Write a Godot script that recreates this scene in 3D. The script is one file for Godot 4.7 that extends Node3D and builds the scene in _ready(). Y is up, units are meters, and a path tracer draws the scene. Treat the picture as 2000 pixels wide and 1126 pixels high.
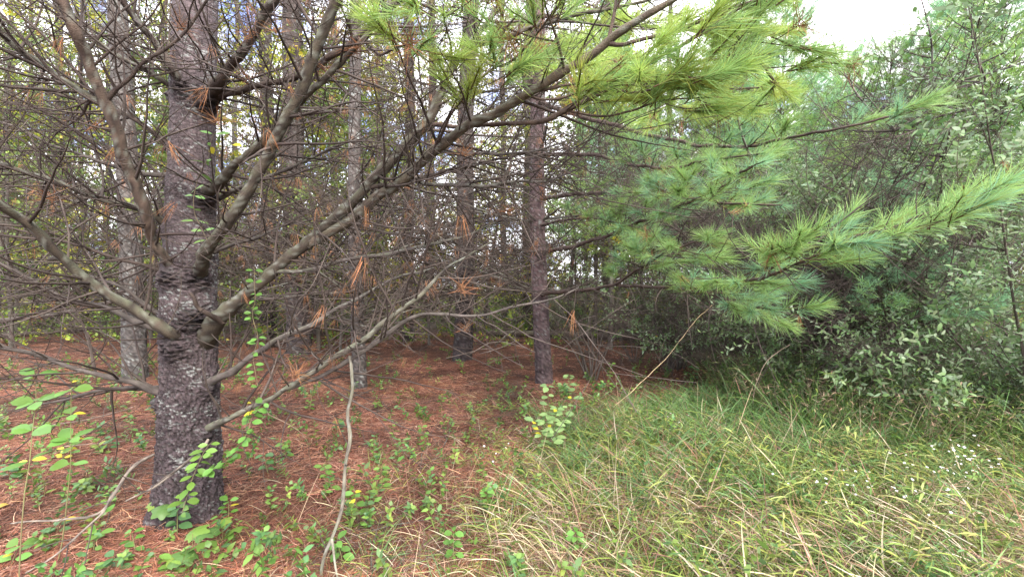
extends Node3D
# A pine stand at the edge of a rough meadow. Metres, y up. The lens sits at (0, EYE, 0) and looks along -z.
const F := 840.0
const EYE := 1.5

# ---------------------------------------------------------------- mesh building
class Buf:
	var v := PackedVector3Array()
	var n := PackedVector3Array()
	var c := PackedColorArray()
	var f := PackedInt32Array()
	var noise: FastNoiseLite

	func tube(pts: PackedVector3Array, rad: PackedFloat32Array, sides: int, c0: Color, c1: Color, moss := Color(0, 0, 0), mossk := 0.0) -> void:
		var m := pts.size()
		if m < 2:
			return
		var t := (pts[1] - pts[0]).normalized()
		var u := t.cross(Vector3.UP if absf(t.y) < 0.9 else Vector3.RIGHT).normalized()
		var at := v.size()
		for k in m:
			t = (pts[mini(k + 1, m - 1)] - pts[maxi(k - 1, 0)]).normalized()
			u = (u - t * u.dot(t)).normalized()
			var w := t.cross(u)
			var g := mossk * clampf(noise.get_noise_3dv(pts[k] * 17.0 + Vector3(9, 2, 5)) * 1.8 + 0.45, 0.0, 1.0)
			for j in sides:
				var a := TAU * j / sides
				var d := u * cos(a) + w * sin(a)
				v.append(pts[k] + d * rad[k])
				n.append(d)
				var e := pts[k] + d * rad[k]
				var base := c0.lerp(c1, clampf(noise.get_noise_3dv(e * 45.0) * 0.9 + noise.get_noise_3dv(e * 14.0) * 0.7 + 0.5, 0.0, 1.0))
				if mossk > 0.3 and noise.get_noise_3dv(e * 33.0 + Vector3(5, 1, 2)) > 0.3:
					base = base.lerp(Color(0.24, 0.25, 0.22), 0.6)
				c.append(base.lerp(moss, g * clampf(d.y * 0.8 + 0.45, 0.0, 1.0)) if g > 0.0 else base)
		for k in m - 1:
			for j in sides:
				var a := at + k * sides + j
				var b := at + k * sides + (j + 1) % sides
				f.append_array(PackedInt32Array([a, a + sides, b + sides, a, b + sides, b]))

	func disc(p: Vector3, axis: Vector3, r: float, sides: int, col: Color) -> void:
		var u := axis.cross(Vector3.UP if absf(axis.y) < 0.9 else Vector3.RIGHT).normalized()
		var w := axis.cross(u)
		var at := v.size()
		v.append(p)
		n.append(axis)
		c.append(col)
		for j in sides:
			var a := TAU * j / sides
			v.append(p + (u * cos(a) + w * sin(a)) * r)
			n.append(axis)
			c.append(col)
		for j in sides:
			f.append_array(PackedInt32Array([at, at + 1 + (j + 1) % sides, at + 1 + j]))

	# a pointed oval blade, folded along its rib and bent down at the tip
	func leaf(p: Vector3, dir: Vector3, up: Vector3, long: float, wide: float, col: Color, droop := 0.25, fold := 0.2) -> void:
		var s := dir.cross(up).normalized()
		var e := s.cross(dir).normalized()
		var at := v.size()
		var prof := [0.0, 0.72, 1.0, 0.78, 0.0]
		for k in 5:
			var t := k / 4.0
			var mid := p + dir * (long * t * (1.0 - 0.1 * droop * t)) - e * (long * droop * t * t)
			var hw: float = wide * 0.5 * prof[k]
			var nn := (e + dir * droop * t * 1.6).normalized()
			v.append(mid - s * hw + e * hw * fold)
			v.append(mid)
			v.append(mid + s * hw + e * hw * fold)
			n.append((nn + s * fold).normalized())
			n.append(nn)
			n.append((nn - s * fold).normalized())
			for j in 3:
				c.append(col)
		for k in 4:
			var a := at + k * 3
			for j in 2:
				if k > 0:
					f.append_array(PackedInt32Array([a + j, a + j + 3, a + j + 1]))
				if k < 3:
					f.append_array(PackedInt32Array([a + j + 1, a + j + 3, a + j + 4]))

	# a small cheap leaf of four triangles
	func leaflet(p: Vector3, dir: Vector3, up: Vector3, long: float, wide: float, col: Color, droop := 0.2) -> void:
		var s := dir.cross(up).normalized()
		var e := s.cross(dir).normalized()
		var at := v.size()
		var m1 := p + dir * long * 0.35
		var m2 := p + dir * long * 0.7 - e * long * droop * 0.35
		v.append_array(PackedVector3Array([p, m1 - s * wide * 0.5, m1 + s * wide * 0.5, m2 - s * wide * 0.36, m2 + s * wide * 0.36, p + dir * long - e * long * droop]))
		for j in 6:
			n.append((e + dir * droop * (0.0 if j < 3 else 1.0)).normalized())
			c.append(col)
		f.append_array(PackedInt32Array([at, at + 1, at + 2, at + 1, at + 3, at + 4, at + 1, at + 4, at + 2, at + 3, at + 5, at + 4]))

	# a thin tapering strip: needle or blade of grass, bent towards «bend»
	func strip(p: Vector3, dir: Vector3, bend: Vector3, long: float, wide: float, segs: int, col: Color, twist := Vector3.ZERO) -> void:
		var d := dir.normalized()
		var s := d.cross(Vector3.UP if twist == Vector3.ZERO else twist).normalized()
		if s.length() < 0.5:
			s = Vector3.RIGHT
		var at := v.size()
		var q := p
		for k in segs:
			var hw := wide * 0.5 * (1.0 - 0.55 * float(k) / segs)
			var nn := s.cross(d).normalized()
			v.append(q - s * hw)
			v.append(q + s * hw)
			n.append((nn - s * 0.35).normalized())
			n.append((nn + s * 0.35).normalized())
			c.append(col)
			c.append(col)
			q += d * (long / segs)
			d = (d + bend / segs).normalized()
		v.append(q)
		n.append(s.cross(d).normalized())
		c.append(col)
		for k in segs - 1:
			var a := at + k * 2
			f.append_array(PackedInt32Array([a, a + 2, a + 3, a, a + 3, a + 1]))
		var z := at + (segs - 1) * 2
		f.append_array(PackedInt32Array([z, z + 2, z + 1]))

	func mesh(m: Material) -> ArrayMesh:
		var a := []
		a.resize(Mesh.ARRAY_MAX)
		a[Mesh.ARRAY_VERTEX] = v
		a[Mesh.ARRAY_NORMAL] = n
		a[Mesh.ARRAY_COLOR] = c
		a[Mesh.ARRAY_INDEX] = f
		var out := ArrayMesh.new()
		if v.size() > 0:
			out.add_surface_from_arrays(Mesh.PRIMITIVE_TRIANGLES, a)
			out.surface_set_material(0, m)
		return out


var rng := RandomNumberGenerator.new()
var noise := FastNoiseLite.new()
var rough := FastNoiseLite.new()
var taken := {}
var M := {}
var tuft_meshes := {}
var dead_meshes: Array[ArrayMesh] = []
var spray_meshes := {}

func buf() -> Buf:
	var b := Buf.new()
	b.noise = noise
	return b

func rf(a: float, b: float) -> float:
	return rng.randf_range(a, b)

func rv(k := 1.0) -> Vector3:
	return Vector3(rf(-k, k), rf(-k, k), rf(-k, k))

func at(px: float, py: float, d: float) -> Vector3:
	return Vector3((px - 1000.0) / F * d, EYE - (py - 563.0) / F * d, -d)

func gy(x: float, z: float) -> float:
	var r := rough.get_noise_2d(x * 9.0, z * 9.0) * 0.05 + rough.get_noise_2d(x * 40.0, z * 40.0) * 0.014
	return r * clampf((-z - 1.0) / 3.0, 0.4, 1.0)

func gp(px: float, py: float) -> Vector3:
	var d := EYE * F / (py - 563.0)
	var p := at(px, py, d)
	p.y = gy(p.x, p.z)
	return p

func jit(c: Color, k: float) -> Color:
	var s := 1.0 + rf(-k, k)
	return Color(c.r * s * (1.0 + rf(-k, k) * 0.4), c.g * s, c.b * s * (1.0 + rf(-k, k) * 0.4))

# ---------------------------------------------------------------- naming
func numbered(called: String) -> String:
	if not taken.has(called):
		taken[called] = 0
		return called
	taken[called] += 1
	return "%s_%03d" % [called, taken[called]]

func tag(o: Node3D, label: String, category: String, group := "") -> Node3D:
	o.set_meta("label", label)
	o.set_meta("category", category)
	if group:
		o.set_meta("group", group)
	return o

func thing(called: String, label: String, category: String, where: Vector3, group := "") -> Node3D:
	var o := Node3D.new()
	o.name = numbered(called)
	add_child(o)
	o.position = where
	return tag(o, label, category, group)

func part(called: String, m: Mesh, parent: Node3D, where := Vector3.ZERO) -> MeshInstance3D:
	var o := MeshInstance3D.new()
	o.name = called
	o.mesh = m
	o.position = where
	parent.add_child(o, true)
	return o

func placed(called: String, m: Mesh, parent: Node3D, t: Transform3D) -> MeshInstance3D:
	var o := part(called, m, parent)
	o.transform = t
	return o

func many(called: String, m: Mesh, ts: Array, cs: Array, parent: Node3D, kind := "stuff") -> void:
	if ts.is_empty():
		return
	var mm := MultiMesh.new()
	mm.transform_format = MultiMesh.TRANSFORM_3D
	mm.use_colors = not cs.is_empty()
	mm.mesh = m
	mm.instance_count = ts.size()
	for i in ts.size():
		mm.set_instance_transform(i, ts[i])
		if not cs.is_empty():
			mm.set_instance_color(i, cs[i])
	var o := MultiMeshInstance3D.new()
	o.name = numbered(called) if parent == self else called
	o.multimesh = mm
	parent.add_child(o, true)
	if kind:
		o.set_meta("kind", kind)

func stuff(called: String, label: String, category: String) -> Node3D:
	var o := thing(called, label, category, Vector3.ZERO)
	o.set_meta("kind", "stuff")
	return o

func along(p: Vector3, dir: Vector3, s := 1.0, roll := -1.0) -> Transform3D:
	# y axis along dir
	var y := dir.normalized()
	var x := y.cross(Vector3(0.31, 0.2, 0.93)).normalized()
	var b := Basis(x, y, x.cross(y))
	b = b * Basis(Vector3.UP, rf(0, TAU) if roll < 0.0 else roll)
	return Transform3D(b.scaled(Vector3.ONE * s), p)

# ---------------------------------------------------------------- paths
func spline(ctrl: Array, step: float, wig := 0.0) -> Array:
	var pts := PackedVector3Array()
	var rad := PackedFloat32Array()
	var m := ctrl.size()
	for k in m - 1:
		var a: Vector4 = ctrl[maxi(k - 1, 0)]
		var b: Vector4 = ctrl[k]
		var c: Vector4 = ctrl[k + 1]
		var d: Vector4 = ctrl[mini(k + 2, m - 1)]
		var long := Vector3(c.x - b.x, c.y - b.y, c.z - b.z).length()
		var q := maxi(1, int(long / step))
		for j in q + (1 if k == m - 2 else 0):
			var t := float(j) / q
			var p := 0.5 * (2.0 * b + (c - a) * t + (2.0 * a - 5.0 * b + 4.0 * c - d) * t * t + (3.0 * b - a - 3.0 * c + d) * t * t * t)
			var o := Vector3(p.x, p.y, p.z)
			if wig > 0.0:
				o += Vector3(noise.get_noise_3dv(o * 2.5), noise.get_noise_3dv(o * 2.5 + Vector3(7, 0, 0)), noise.get_noise_3dv(o * 2.5 + Vector3(0, 7, 0))) * wig
			pts.append(o)
			rad.append(maxf(0.0008, p.w * (1.0 + 0.12 * noise.get_noise_3dv(o * 22.0))))
	return [pts, rad]

func curvy(p: Vector3, d: Vector3, long: float, n: int, bend: Vector3, wig: float) -> PackedVector3Array:
	var out := PackedVector3Array([p])
	d = d.normalized()
	for k in n:
		p += d * (long / n)
		out.append(p)
		d = (d + bend / n + rv(wig)).normalized()
	return out

func taper(r0: float, r1: float, n: int) -> PackedFloat32Array:
	var out := PackedFloat32Array()
	for k in n:
		out.append(lerpf(r0, r1, float(k) / maxf(1.0, n - 1)))
	return out

var TW0 := Color(0.028, 0.02, 0.018)
var TW1 := Color(0.08, 0.06, 0.052)
var LICH := Color(0.125, 0.135, 0.09)

# dead side twigs; ends are pushed to «tips» as [position, direction]
func twigs(b: Buf, pts: PackedVector3Array, rad: PackedFloat32Array, n: int, t0: float, t1: float, l0: float, l1: float, level: int, tips: Array, flat := 0.5) -> void:
	var m := pts.size()
	for k in n:
		var t := lerpf(t0, t1, (k + rng.randf()) / n)
		var i := clampi(int(t * (m - 1)), 0, m - 2)
		var dir := (pts[i + 1] - pts[i]).normalized()
		var side := dir.cross(Vector3.UP).normalized() * (1.0 if rng.randf() < 0.5 else -1.0)
		side = (side * flat + rv(0.8)).normalized()
		side = (side - dir * side.dot(dir)).normalized()
		var d := (dir * rf(0.3, 1.0) + side).normalized()
		var long := rf(l0, l1)
		var r0 := minf(rad[i] * 0.6, 0.0026 + long * 0.0075)
		var segs := clampi(int(long / 0.07), 3, 9)
		var path := curvy(pts[i], d, long, segs, dir * rf(0.0, 0.8) + Vector3(0, rf(-0.35, 0.5), 0), 0.13)
		var tw := rng.randf()
		b.tube(path, taper(r0, 0.0016, path.size()), 4 if r0 > 0.003 else 3, TW0.lerp(TW1, tw * 0.5), TW1.lerp(Color(0.17, 0.14, 0.125), tw * tw * 0.6))
		tips.append([path[path.size() - 1], (path[path.size() - 1] - path[path.size() - 2]).normalized()])
		if level > 0:
			twigs(b, path, taper(r0, 0.0016, path.size()), rng.randi_range(1, 3) + level, 0.25, 0.95, long * 0.25, long * 0.6, level - 1, tips, flat)

# ---------------------------------------------------------------- needles
func live_tuft(hue: Color, n: int, spread: float) -> ArrayMesh:
	var b := buf()
	b.tube(PackedVector3Array([Vector3(0, -0.1, 0), Vector3(0, -0.04, 0), Vector3(0, 0.012, 0)]), PackedFloat32Array([0.0026, 0.0024, 0.0012]), 5, Color(0.13, 0.08, 0.045), Color(0.16, 0.1, 0.05))
	for k in n:
		var y := -0.09 * pow(rng.randf(), 1.2)
		var a := rf(0, TAU)
		var tilt := deg_to_rad(rf(8, spread)) * (0.6 + 0.55 * (-y / 0.09))
		var d := Vector3(cos(a) * sin(tilt), cos(tilt), sin(a) * sin(tilt))
		var col := jit(hue, 0.25)
		var yellow := rng.randf()
		if yellow < 0.12:
			col = col.lerp(Color(0.3, 0.26, 0.05), 0.5)
		var long := rf(0.075, 0.118)
		b.strip(Vector3(0, y, 0), d, Vector3(cos(a), -0.1, sin(a)) * rf(-0.1, 0.28), long, rf(0.0015, 0.0027), 3, col, rv().normalized())
	return b.mesh(M.needle)

func brown_tuft(n: int, droopy: float) -> ArrayMesh:
	var b := buf()
	for k in n:
		var a := rf(0, TAU)
		var tilt := rf(0.1, 1.0)
		var d := Vector3(cos(a) * sin(tilt), cos(tilt) * (1.0 - droopy), sin(a) * sin(tilt)) + Vector3(0, -droopy * 1.4, 0)
		b.strip(rv(0.012) * Vector3(1, 1.6, 1), d, Vector3(0, -0.8 * droopy, 0) + rv(0.2), rf(0.07, 0.12), rf(0.0014, 0.0022), 3, jit(Color(0.25, 0.115, 0.055), 0.35), rv().normalized())
	return b.mesh(M.dead_needle)

# a living bough: shoots to both sides of the last part of a path, all ending in tufts; returns [[transform, hue], ...]
func shoots(b: Buf, pts: PackedVector3Array, rad: PackedFloat32Array, n: int, t0: float, l0: float, l1: float, level: int, out: Array, brownk := 0.07) -> void:
	var m := pts.size()
	var made := [[pts, rad]]
	for k in n:
		var t := lerpf(t0, 0.99, (k + rng.randf() * 0.8) / n)
		var i := clampi(int(t * (m - 1)), 0, m - 2)
		var dir := (pts[i + 1] - pts[i]).normalized()
		var side := dir.cross(Vector3.UP).normalized() * (1.0 if k % 2 == 0 else -1.0)
		side = (side + rv(0.45)).normalized()
		var long := rf(l0, l1) * (1.15 - 0.6 * t)
		var path := curvy(pts[i], dir * 0.75 + side, long, maxi(3, int(long / 0.06)), dir * 0.5 + Vector3(0, rf(0.05, 0.5), 0), 0.06)
		var r0 := minf(rad[i] * 0.6, 0.0022 + long * 0.006)
		var rr := taper(r0, 0.0016, path.size())
		b.tube(path, rr, 5, Color(0.05, 0.035, 0.028), Color(0.11, 0.075, 0.055))
		made.append([path, rr])
		if level > 0 and long > 0.16:
			shoots(b, path, rr, 1 + int(long * 4.0), 0.3, long * 0.3, long * 0.6, level - 1, out, brownk)
	for k in made.size():
		if k == 0 and level < 0:
			continue
		var path: PackedVector3Array = made[k][0]
		var e := path.size() - 1
		var d := (path[e] - path[e - 1]).normalized()
		d = (d + Vector3(0, 0.02, 0) + rv(0.15)).normalized()
		var hue := 2 if rng.randf() < brownk else (1 if rng.randf() < 0.5 else 0)
		out.append([along(path[e], d, rf(1.05, 1.5)), hue])
		if rng.randf() < 0.45:
			var j := maxi(1, e - 2)
			out.append([along(path[j], (d + rv(0.35)).normalized(), rf(1.0, 1.4)), hue])

# the nearest tufts become sub-parts of their branch, the others one part of their tree
func hang(tree: Node3D, list: Array, hues: Array, most: int) -> void:
	list.sort_custom(func(p, q): return p[0].origin.distance_squared_to(Vector3(0, EYE, 0)) < q[0].origin.distance_squared_to(Vector3(0, EYE, 0)))
	var rest := {}
	for k in list.size():
		var hue: String = hues[list[k][1]]
		var v: int = k % tuft_meshes[hue].size()
		if k < most:
			placed("brown_needle_tuft" if list[k][1] == 2 else "needle_tuft", tuft_meshes[hue][v], list[k][2], list[k][0])
		else:
			var key := "%s %d" % [hue, v]
			if not rest.has(key):
				rest[key] = []
			var t: Transform3D = list[k][0]
			t.origin -= tree.position
			rest[key].append(t)
	for key in rest:
		var w: PackedStringArray = key.split(" ")
		many("needles", tuft_meshes[w[0]][int(w[1])], rest[key], [], tree)

# ---------------------------------------------------------------- trunks
func trunk(pts: PackedVector3Array, rad: PackedFloat32Array, around: int, look: Dictionary) -> Mesh:
	var b := buf()
	var m := pts.size()
	var base := pts[0]
	var c_lo: Color = look.lo
	var c_hi: Color = look.hi
	var lich: Color = look.lichen
	var seedv: Vector3 = look.get("seed", Vector3.ZERO)
	var whorls: Array = look.get("whorls", [])
	var knots: Array = look.get("knots", [])
	var fine: float = look.get("fine", 1.0)
	for k in m:
		var h := pts[k].y - base.y
		var old := clampf(1.0 - (h - look.old) / 0.9, 0.12, 1.0)
		var bulge := 0.0
		for w in whorls:
			bulge += exp(-pow((h - w) / 0.05, 2.0))
		var near := []
		for w in knots:
			if absf(w[0] - h) < w[2] * 3.0:
				near.append(w)
		for j in around:
			var a := TAU * j / around
			var d := Vector3(cos(a), 0, sin(a))
			var q := d * rad[k] + Vector3(0, h, 0) + seedv
			var qs := q * Vector3(1, 0.32, 1) + Vector3(0, 0, 0.02 * noise.get_noise_3dv(q * 20.0))
			var plate := absf(noise.get_noise_3dv(qs * 30.0 * fine)) * 1.9
			var mid := noise.get_noise_3dv(q * Vector3(1, 2.6, 1) * 22.0 * fine)
			var grain := noise.get_noise_3dv(q * Vector3(1, 0.8, 1) * 75.0 * fine)
			var crack := clampf(1.0 - plate * 2.6, 0.0, 1.0) * old
			var wrink := bulge * (0.5 + 0.9 * absf(mid))
			var r := rad[k] * (1.0 + 0.05 * noise.get_noise_3dv(q * 3.0))
			r += look.amp * (old * (plate - 0.5) * 0.9 + 0.3 * mid + 0.45 * grain * old) - look.amp * 0.8 * crack + wrink * rad[k] * 0.07
			var flare: float = exp(-h / 0.16) * look.flare
			r += rad[k] * flare * (0.55 + 0.75 * noise.get_noise_2d(cos(a) * 1.7 + seedv.x, sin(a) * 1.7))
			var swell := 0.0
			for w in near:
				var da := angle_difference(a, w[1])
				swell += exp(-pow((h - w[0]) / w[2], 2.0) - pow(da * rad[k] / w[2], 2.0)) * w[2]
			r += swell * (0.95 + 0.7 * mid)
			b.v.append(pts[k] + d * r)
			# colour: dark scaly bark low, smoother greyer bark above, pale lichen in short level dashes
			var col := c_hi.lerp(c_lo, old)
			col = col * (0.95 + 0.6 * mid + 0.75 * grain)
			col = col.lerp(c_lo * 0.35, crack * 0.8)
			col = col.lerp(c_lo * 0.4, clampf(bulge * (0.2 + absf(mid) * 1.2), 0.0, 0.75))
			col = col * (1.0 + 0.3 * noise.get_noise_3dv(q * 5.0 + Vector3(0, 0, 4)) + 0.22 * noise.get_noise_3dv(q * Vector3(26, 2.5, 26))) * clampf(1.0 - swell * 9.0 * (0.5 + absf(mid) * 2.0), 0.35, 1.0)
			var patch := clampf(noise.get_noise_3dv(q * 4.0 + Vector3(3, 8, 1)) * 1.7 + look.lk - 0.1, 0.0, 1.0)
			var dash := noise.get_noise_3dv(q * Vector3(15, 62, 15) * fine + Vector3(1, 7, 3))
			var blot := noise.get_noise_3dv(q * Vector3(30, 42, 30) * fine + Vector3(11, 3, 8))
			var g := maxf(smoothstep(0.36, 0.44, dash + patch * 0.16 - 0.1), smoothstep(0.4, 0.5, blot + patch * 0.2 - 0.14)) * (0.3 + 0.6 * patch)
			b.c.append(col.lerp(lich * (0.85 + 0.5 * grain), clampf(g * (0.85 - 0.3 * old) * (1.0 - swell * 14.0), 0.0, 0.9)))
	b.n.resize(b.v.size())
	for k in m:
		for j in around:
			var e := b.v[k * around + (j + 1) % around] - b.v[k * around + (j + around - 1) % around]
			var u := b.v[mini(k + 1, m - 1) * around + j] - b.v[maxi(k - 1, 0) * around + j]
			b.n[k * around + j] = u.cross(e).normalized() * (1.0 if u.cross(e).dot(Vector3(cos(TAU * j / around), 0, sin(TAU * j / around))) > 0.0 else -1.0)
	for k in m - 1:
		for j in around:
			var p := k * around + j
			var q := k * around + (j + 1) % around
			# angles run clockwise seen from above (z is down the page), so the order is the reverse of a tube's
			b.f.append_array(PackedInt32Array([p, q + around, p + around, p, q, q + around]))
	return b.mesh(M.bark)

# ---------------------------------------------------------------- shared dead branches
func make_dead_branch(k: int) -> ArrayMesh:
	var b := buf()
	var long := 1.7
	var path := curvy(Vector3.ZERO, Vector3(1, rf(-0.1, 0.35), 0), long, 14, Vector3(0, rf(-0.5, 0.7), rf(-0.5, 0.5)), 0.06)
	var rr := taper(0.0135, 0.002, path.size())
	b.tube(path, rr, 6, Color(0.035, 0.027, 0.024), Color(0.1, 0.08, 0.07), LICH, 0.35)
	var tips := []
	twigs(b, path, rr, 22, 0.1, 1.0, 0.25, 0.8, 1, tips, 0.9)
	if k % 2 == 0:
		for q in 7 + k:
			var e: Array = tips[rng.randi() % tips.size()]
			var p: Vector3 = e[0]
			for s in 12:
				b.strip(p + rv(0.02), Vector3(rf(-0.4, 0.4), -1, rf(-0.4, 0.4)), Vector3(0, -0.4, 0), rf(0.07, 0.13), 0.0024, 2, jit(Color(0.22, 0.105, 0.055), 0.35), rv().normalized())
	return b.mesh(M.twig)

# sprays of leaves: along +y, 0.36 m long
func make_spray(leaf_long: float, leaf_wide: float, n: int, hues: Array, opposite := false, stem := Color(0.09, 0.06, 0.04), long := 0.36) -> ArrayMesh:
	var b := buf()
	var path := curvy(Vector3.ZERO, Vector3(rf(-0.2, 0.2), 1, rf(-0.2, 0.2)), long, 6, Vector3(rf(-0.5, 0.5), 0.0, rf(-0.5, 0.5)), 0.06)
	b.tube(path, taper(0.0026, 0.001, path.size()), 3, stem, stem * 1.5)
	for k in n:
		var t := 0.12 + 0.88 * k / (n - 1.0)
		var i := clampi(int(t * 6.0), 0, 5)
		var p := path[i].lerp(path[i + 1], t * 6.0 - i)
		var dir := (path[i + 1] - path[i]).normalized()
		var a := k * 2.4 + rf(-0.4, 0.4)
		for s in (2 if opposite else 1):
			var side := Vector3(cos(a + s * PI), 0.0, sin(a + s * PI))
			var d := (dir * rf(0.25, 0.8) + side).normalized()
			b.leaflet(p, d, (dir + rv(0.5)).normalized(), leaf_long * rf(0.65, 1.15), leaf_wide * rf(0.8, 1.15), jit(hues[rng.randi() % hues.size()], 0.22), rf(0.0, 0.35))
	return b.mesh(M.leaf)

# ---------------------------------------------------------------- materials
func noise_tex(freq: float, size := 512, octaves := 4, seed_ := 3) -> NoiseTexture2D:
	var f := FastNoiseLite.new()
	f.seed = seed_
	f.frequency = freq
	f.fractal_octaves = octaves
	var t := NoiseTexture2D.new()
	t.noise = f
	t.width = size
	t.height = size
	t.seamless = true
	return t

func mat(called: String, roughness: float, back := 0.0) -> StandardMaterial3D:
	var m := StandardMaterial3D.new()
	m.resource_name = called
	m.vertex_color_use_as_albedo = true
	m.roughness = roughness
	m.metallic_specular = 0.4
	if back > 0.0:
		m.backlight_enabled = true
		m.backlight = Color(back, back, back)
		m.cull_mode = BaseMaterial3D.CULL_DISABLED
	M[called] = m
	return m

func materials() -> void:
	var bump := noise_tex(0.03, 512, 5, 5)
	var m := mat("bark", 0.92)
	m.heightmap_enabled = true
	m.heightmap_texture = bump
	m.heightmap_scale = 0.6
	m.uv1_triplanar = true
	m.uv1_scale = Vector3(4, 5, 4)
	m = mat("twig", 0.85)
	m = mat("limb", 0.85)
	m.heightmap_enabled = true
	m.heightmap_texture = bump
	m.heightmap_scale = 0.45
	m.uv1_triplanar = true
	m.uv1_scale = Vector3(9, 9, 9)
	mat("needle", 0.5, 0.95)
	mat("dead_needle", 0.8, 0.35)
	mat("leaf", 0.42, 0.8)
	mat("grass", 0.5, 0.7)
	mat("petal", 0.6, 0.8)
	mat("litter", 0.85)
	m = mat("soil", 0.95)
	var ramp := Gradient.new()
	ramp.set_color(0, Color(0.45, 0.45, 0.45))
	ramp.set_color(1, Color(1, 1, 1))
	var tex := noise_tex(0.02, 1024, 6, 11)
	tex.color_ramp = ramp
	m.albedo_texture = tex
	m.heightmap_enabled = true
	m.heightmap_texture = bump
	m.heightmap_scale = 2.0
	m.uv1_triplanar = true
	m.uv1_world_triplanar = true
	m.uv1_scale = Vector3(0.8, 0.8, 0.8)

# ---------------------------------------------------------------- sky
func make_sky() -> Sky:
	var w := 768
	var h := 384
	var im := Image.create_empty(w, h, false, Image.FORMAT_RGBF)
	var f := FastNoiseLite.new()
	f.seed = 21
	f.frequency = 1.0
	f.fractal_octaves = 5
	for y in h:
		var el := PI * (0.5 - (y + 0.5) / h)
		for x in w:
			var az := TAU * (x + 0.5) / w
			var d := Vector3(cos(az) * cos(el), sin(el), sin(az) * cos(el))
			var q := d / (0.35 + maxf(0.0, d.y)) * 1.1
			var cover := smoothstep(-0.42, -0.05, f.get_noise_3dv(q * 1.7))
			var blue := Color(0.13, 0.19, 0.42).lerp(Color(0.3, 0.36, 0.5), exp(-maxf(el, 0.0) * 5.0))
			var cloud := Color(0.98, 0.98, 1.02) * (0.85 + 0.3 * f.get_noise_3dv(q * 4.0))
			var c := blue.lerp(cloud, cover)
			if el < 0.0:
				c = Color(0.16, 0.15, 0.11)
			im.set_pixel(x, y, c)
	var p := PanoramaSkyMaterial.new()
	p.panorama = ImageTexture.create_from_image(im)
	var s := Sky.new()
	s.sky_material = p
	return s


# ---------------------------------------------------------------- trees
func look(lo: Color, hi: Color, lk: float, old: float, amp: float, flare: float) -> Dictionary:
	return {"lo": lo, "hi": hi, "lk": lk, "old": old, "amp": amp, "flare": flare, "lichen": Color(0.33, 0.36, 0.35), "seed": rv(50.0)}

func limb(tree: Node3D, list: Array, c0: Color, c1: Color, mossk: float, sides := 10, root := false) -> Dictionary:
	var ctrl := []
	var first := true
	for q in list:
		var slim := 0.47 if q.x > 800.0 or root == false else lerpf(0.38, 0.4, clampf(q.x / 800.0, 0.0, 1.0))
		var p := at(q.x, q.y, q.z)
		if first and root:
			var q1: Vector4 = list[1]
			p = at(lerpf(q1.x, 374.0, 0.72), lerpf(q1.y, q.y, 1.35), 2.86)
			ctrl.append(Vector4(p.x, p.y, p.z, q1.w * 0.7 / F * 2.85))
			first = false
			continue
		if root and ctrl.size() == 1:
			slim *= 1.22
		ctrl.append(Vector4(p.x, p.y, p.z, q.w * slim / F * q.z))
		first = false
	var s := spline(ctrl, 0.025, 0.02)
	var run := rf(0.0, 0.3)
	for k in s[0].size():
		if k > 0:
			run += s[0][k].distance_to(s[0][k - 1])
		var ph := fposmod(run, 0.34) - 0.17
		s[1][k] *= 0.93 + 0.2 * exp(-pow(ph / 0.022, 2.0)) + 0.12 * noise.get_noise_3dv(s[0][k] * 8.0)
	var b := buf()
	b.tube(s[0], s[1], sides, c0, c1, LICH, mossk)
	return {"b": b, "pts": s[0], "rad": s[1], "tree": tree, "tips": []}

func finish(l: Dictionary, called := "branch", dead_tufts := 0) -> MeshInstance3D:
	var tree: Node3D = l.tree
	var o := part(called, l.b.mesh(M.limb), tree, -tree.position)
	for k in dead_tufts:
		if l.tips.is_empty():
			break
		var e: Array = l.tips[rng.randi() % l.tips.size()]
		placed("brown_needle_tuft", tuft_meshes["brown"][rng.randi() % 2 if rng.randf() < 0.75 else 2], o, along(e[0], Vector3(rf(-0.5, 0.5), 1, rf(-0.5, 0.5)), rf(0.6, 1.25)))
	return o

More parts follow.
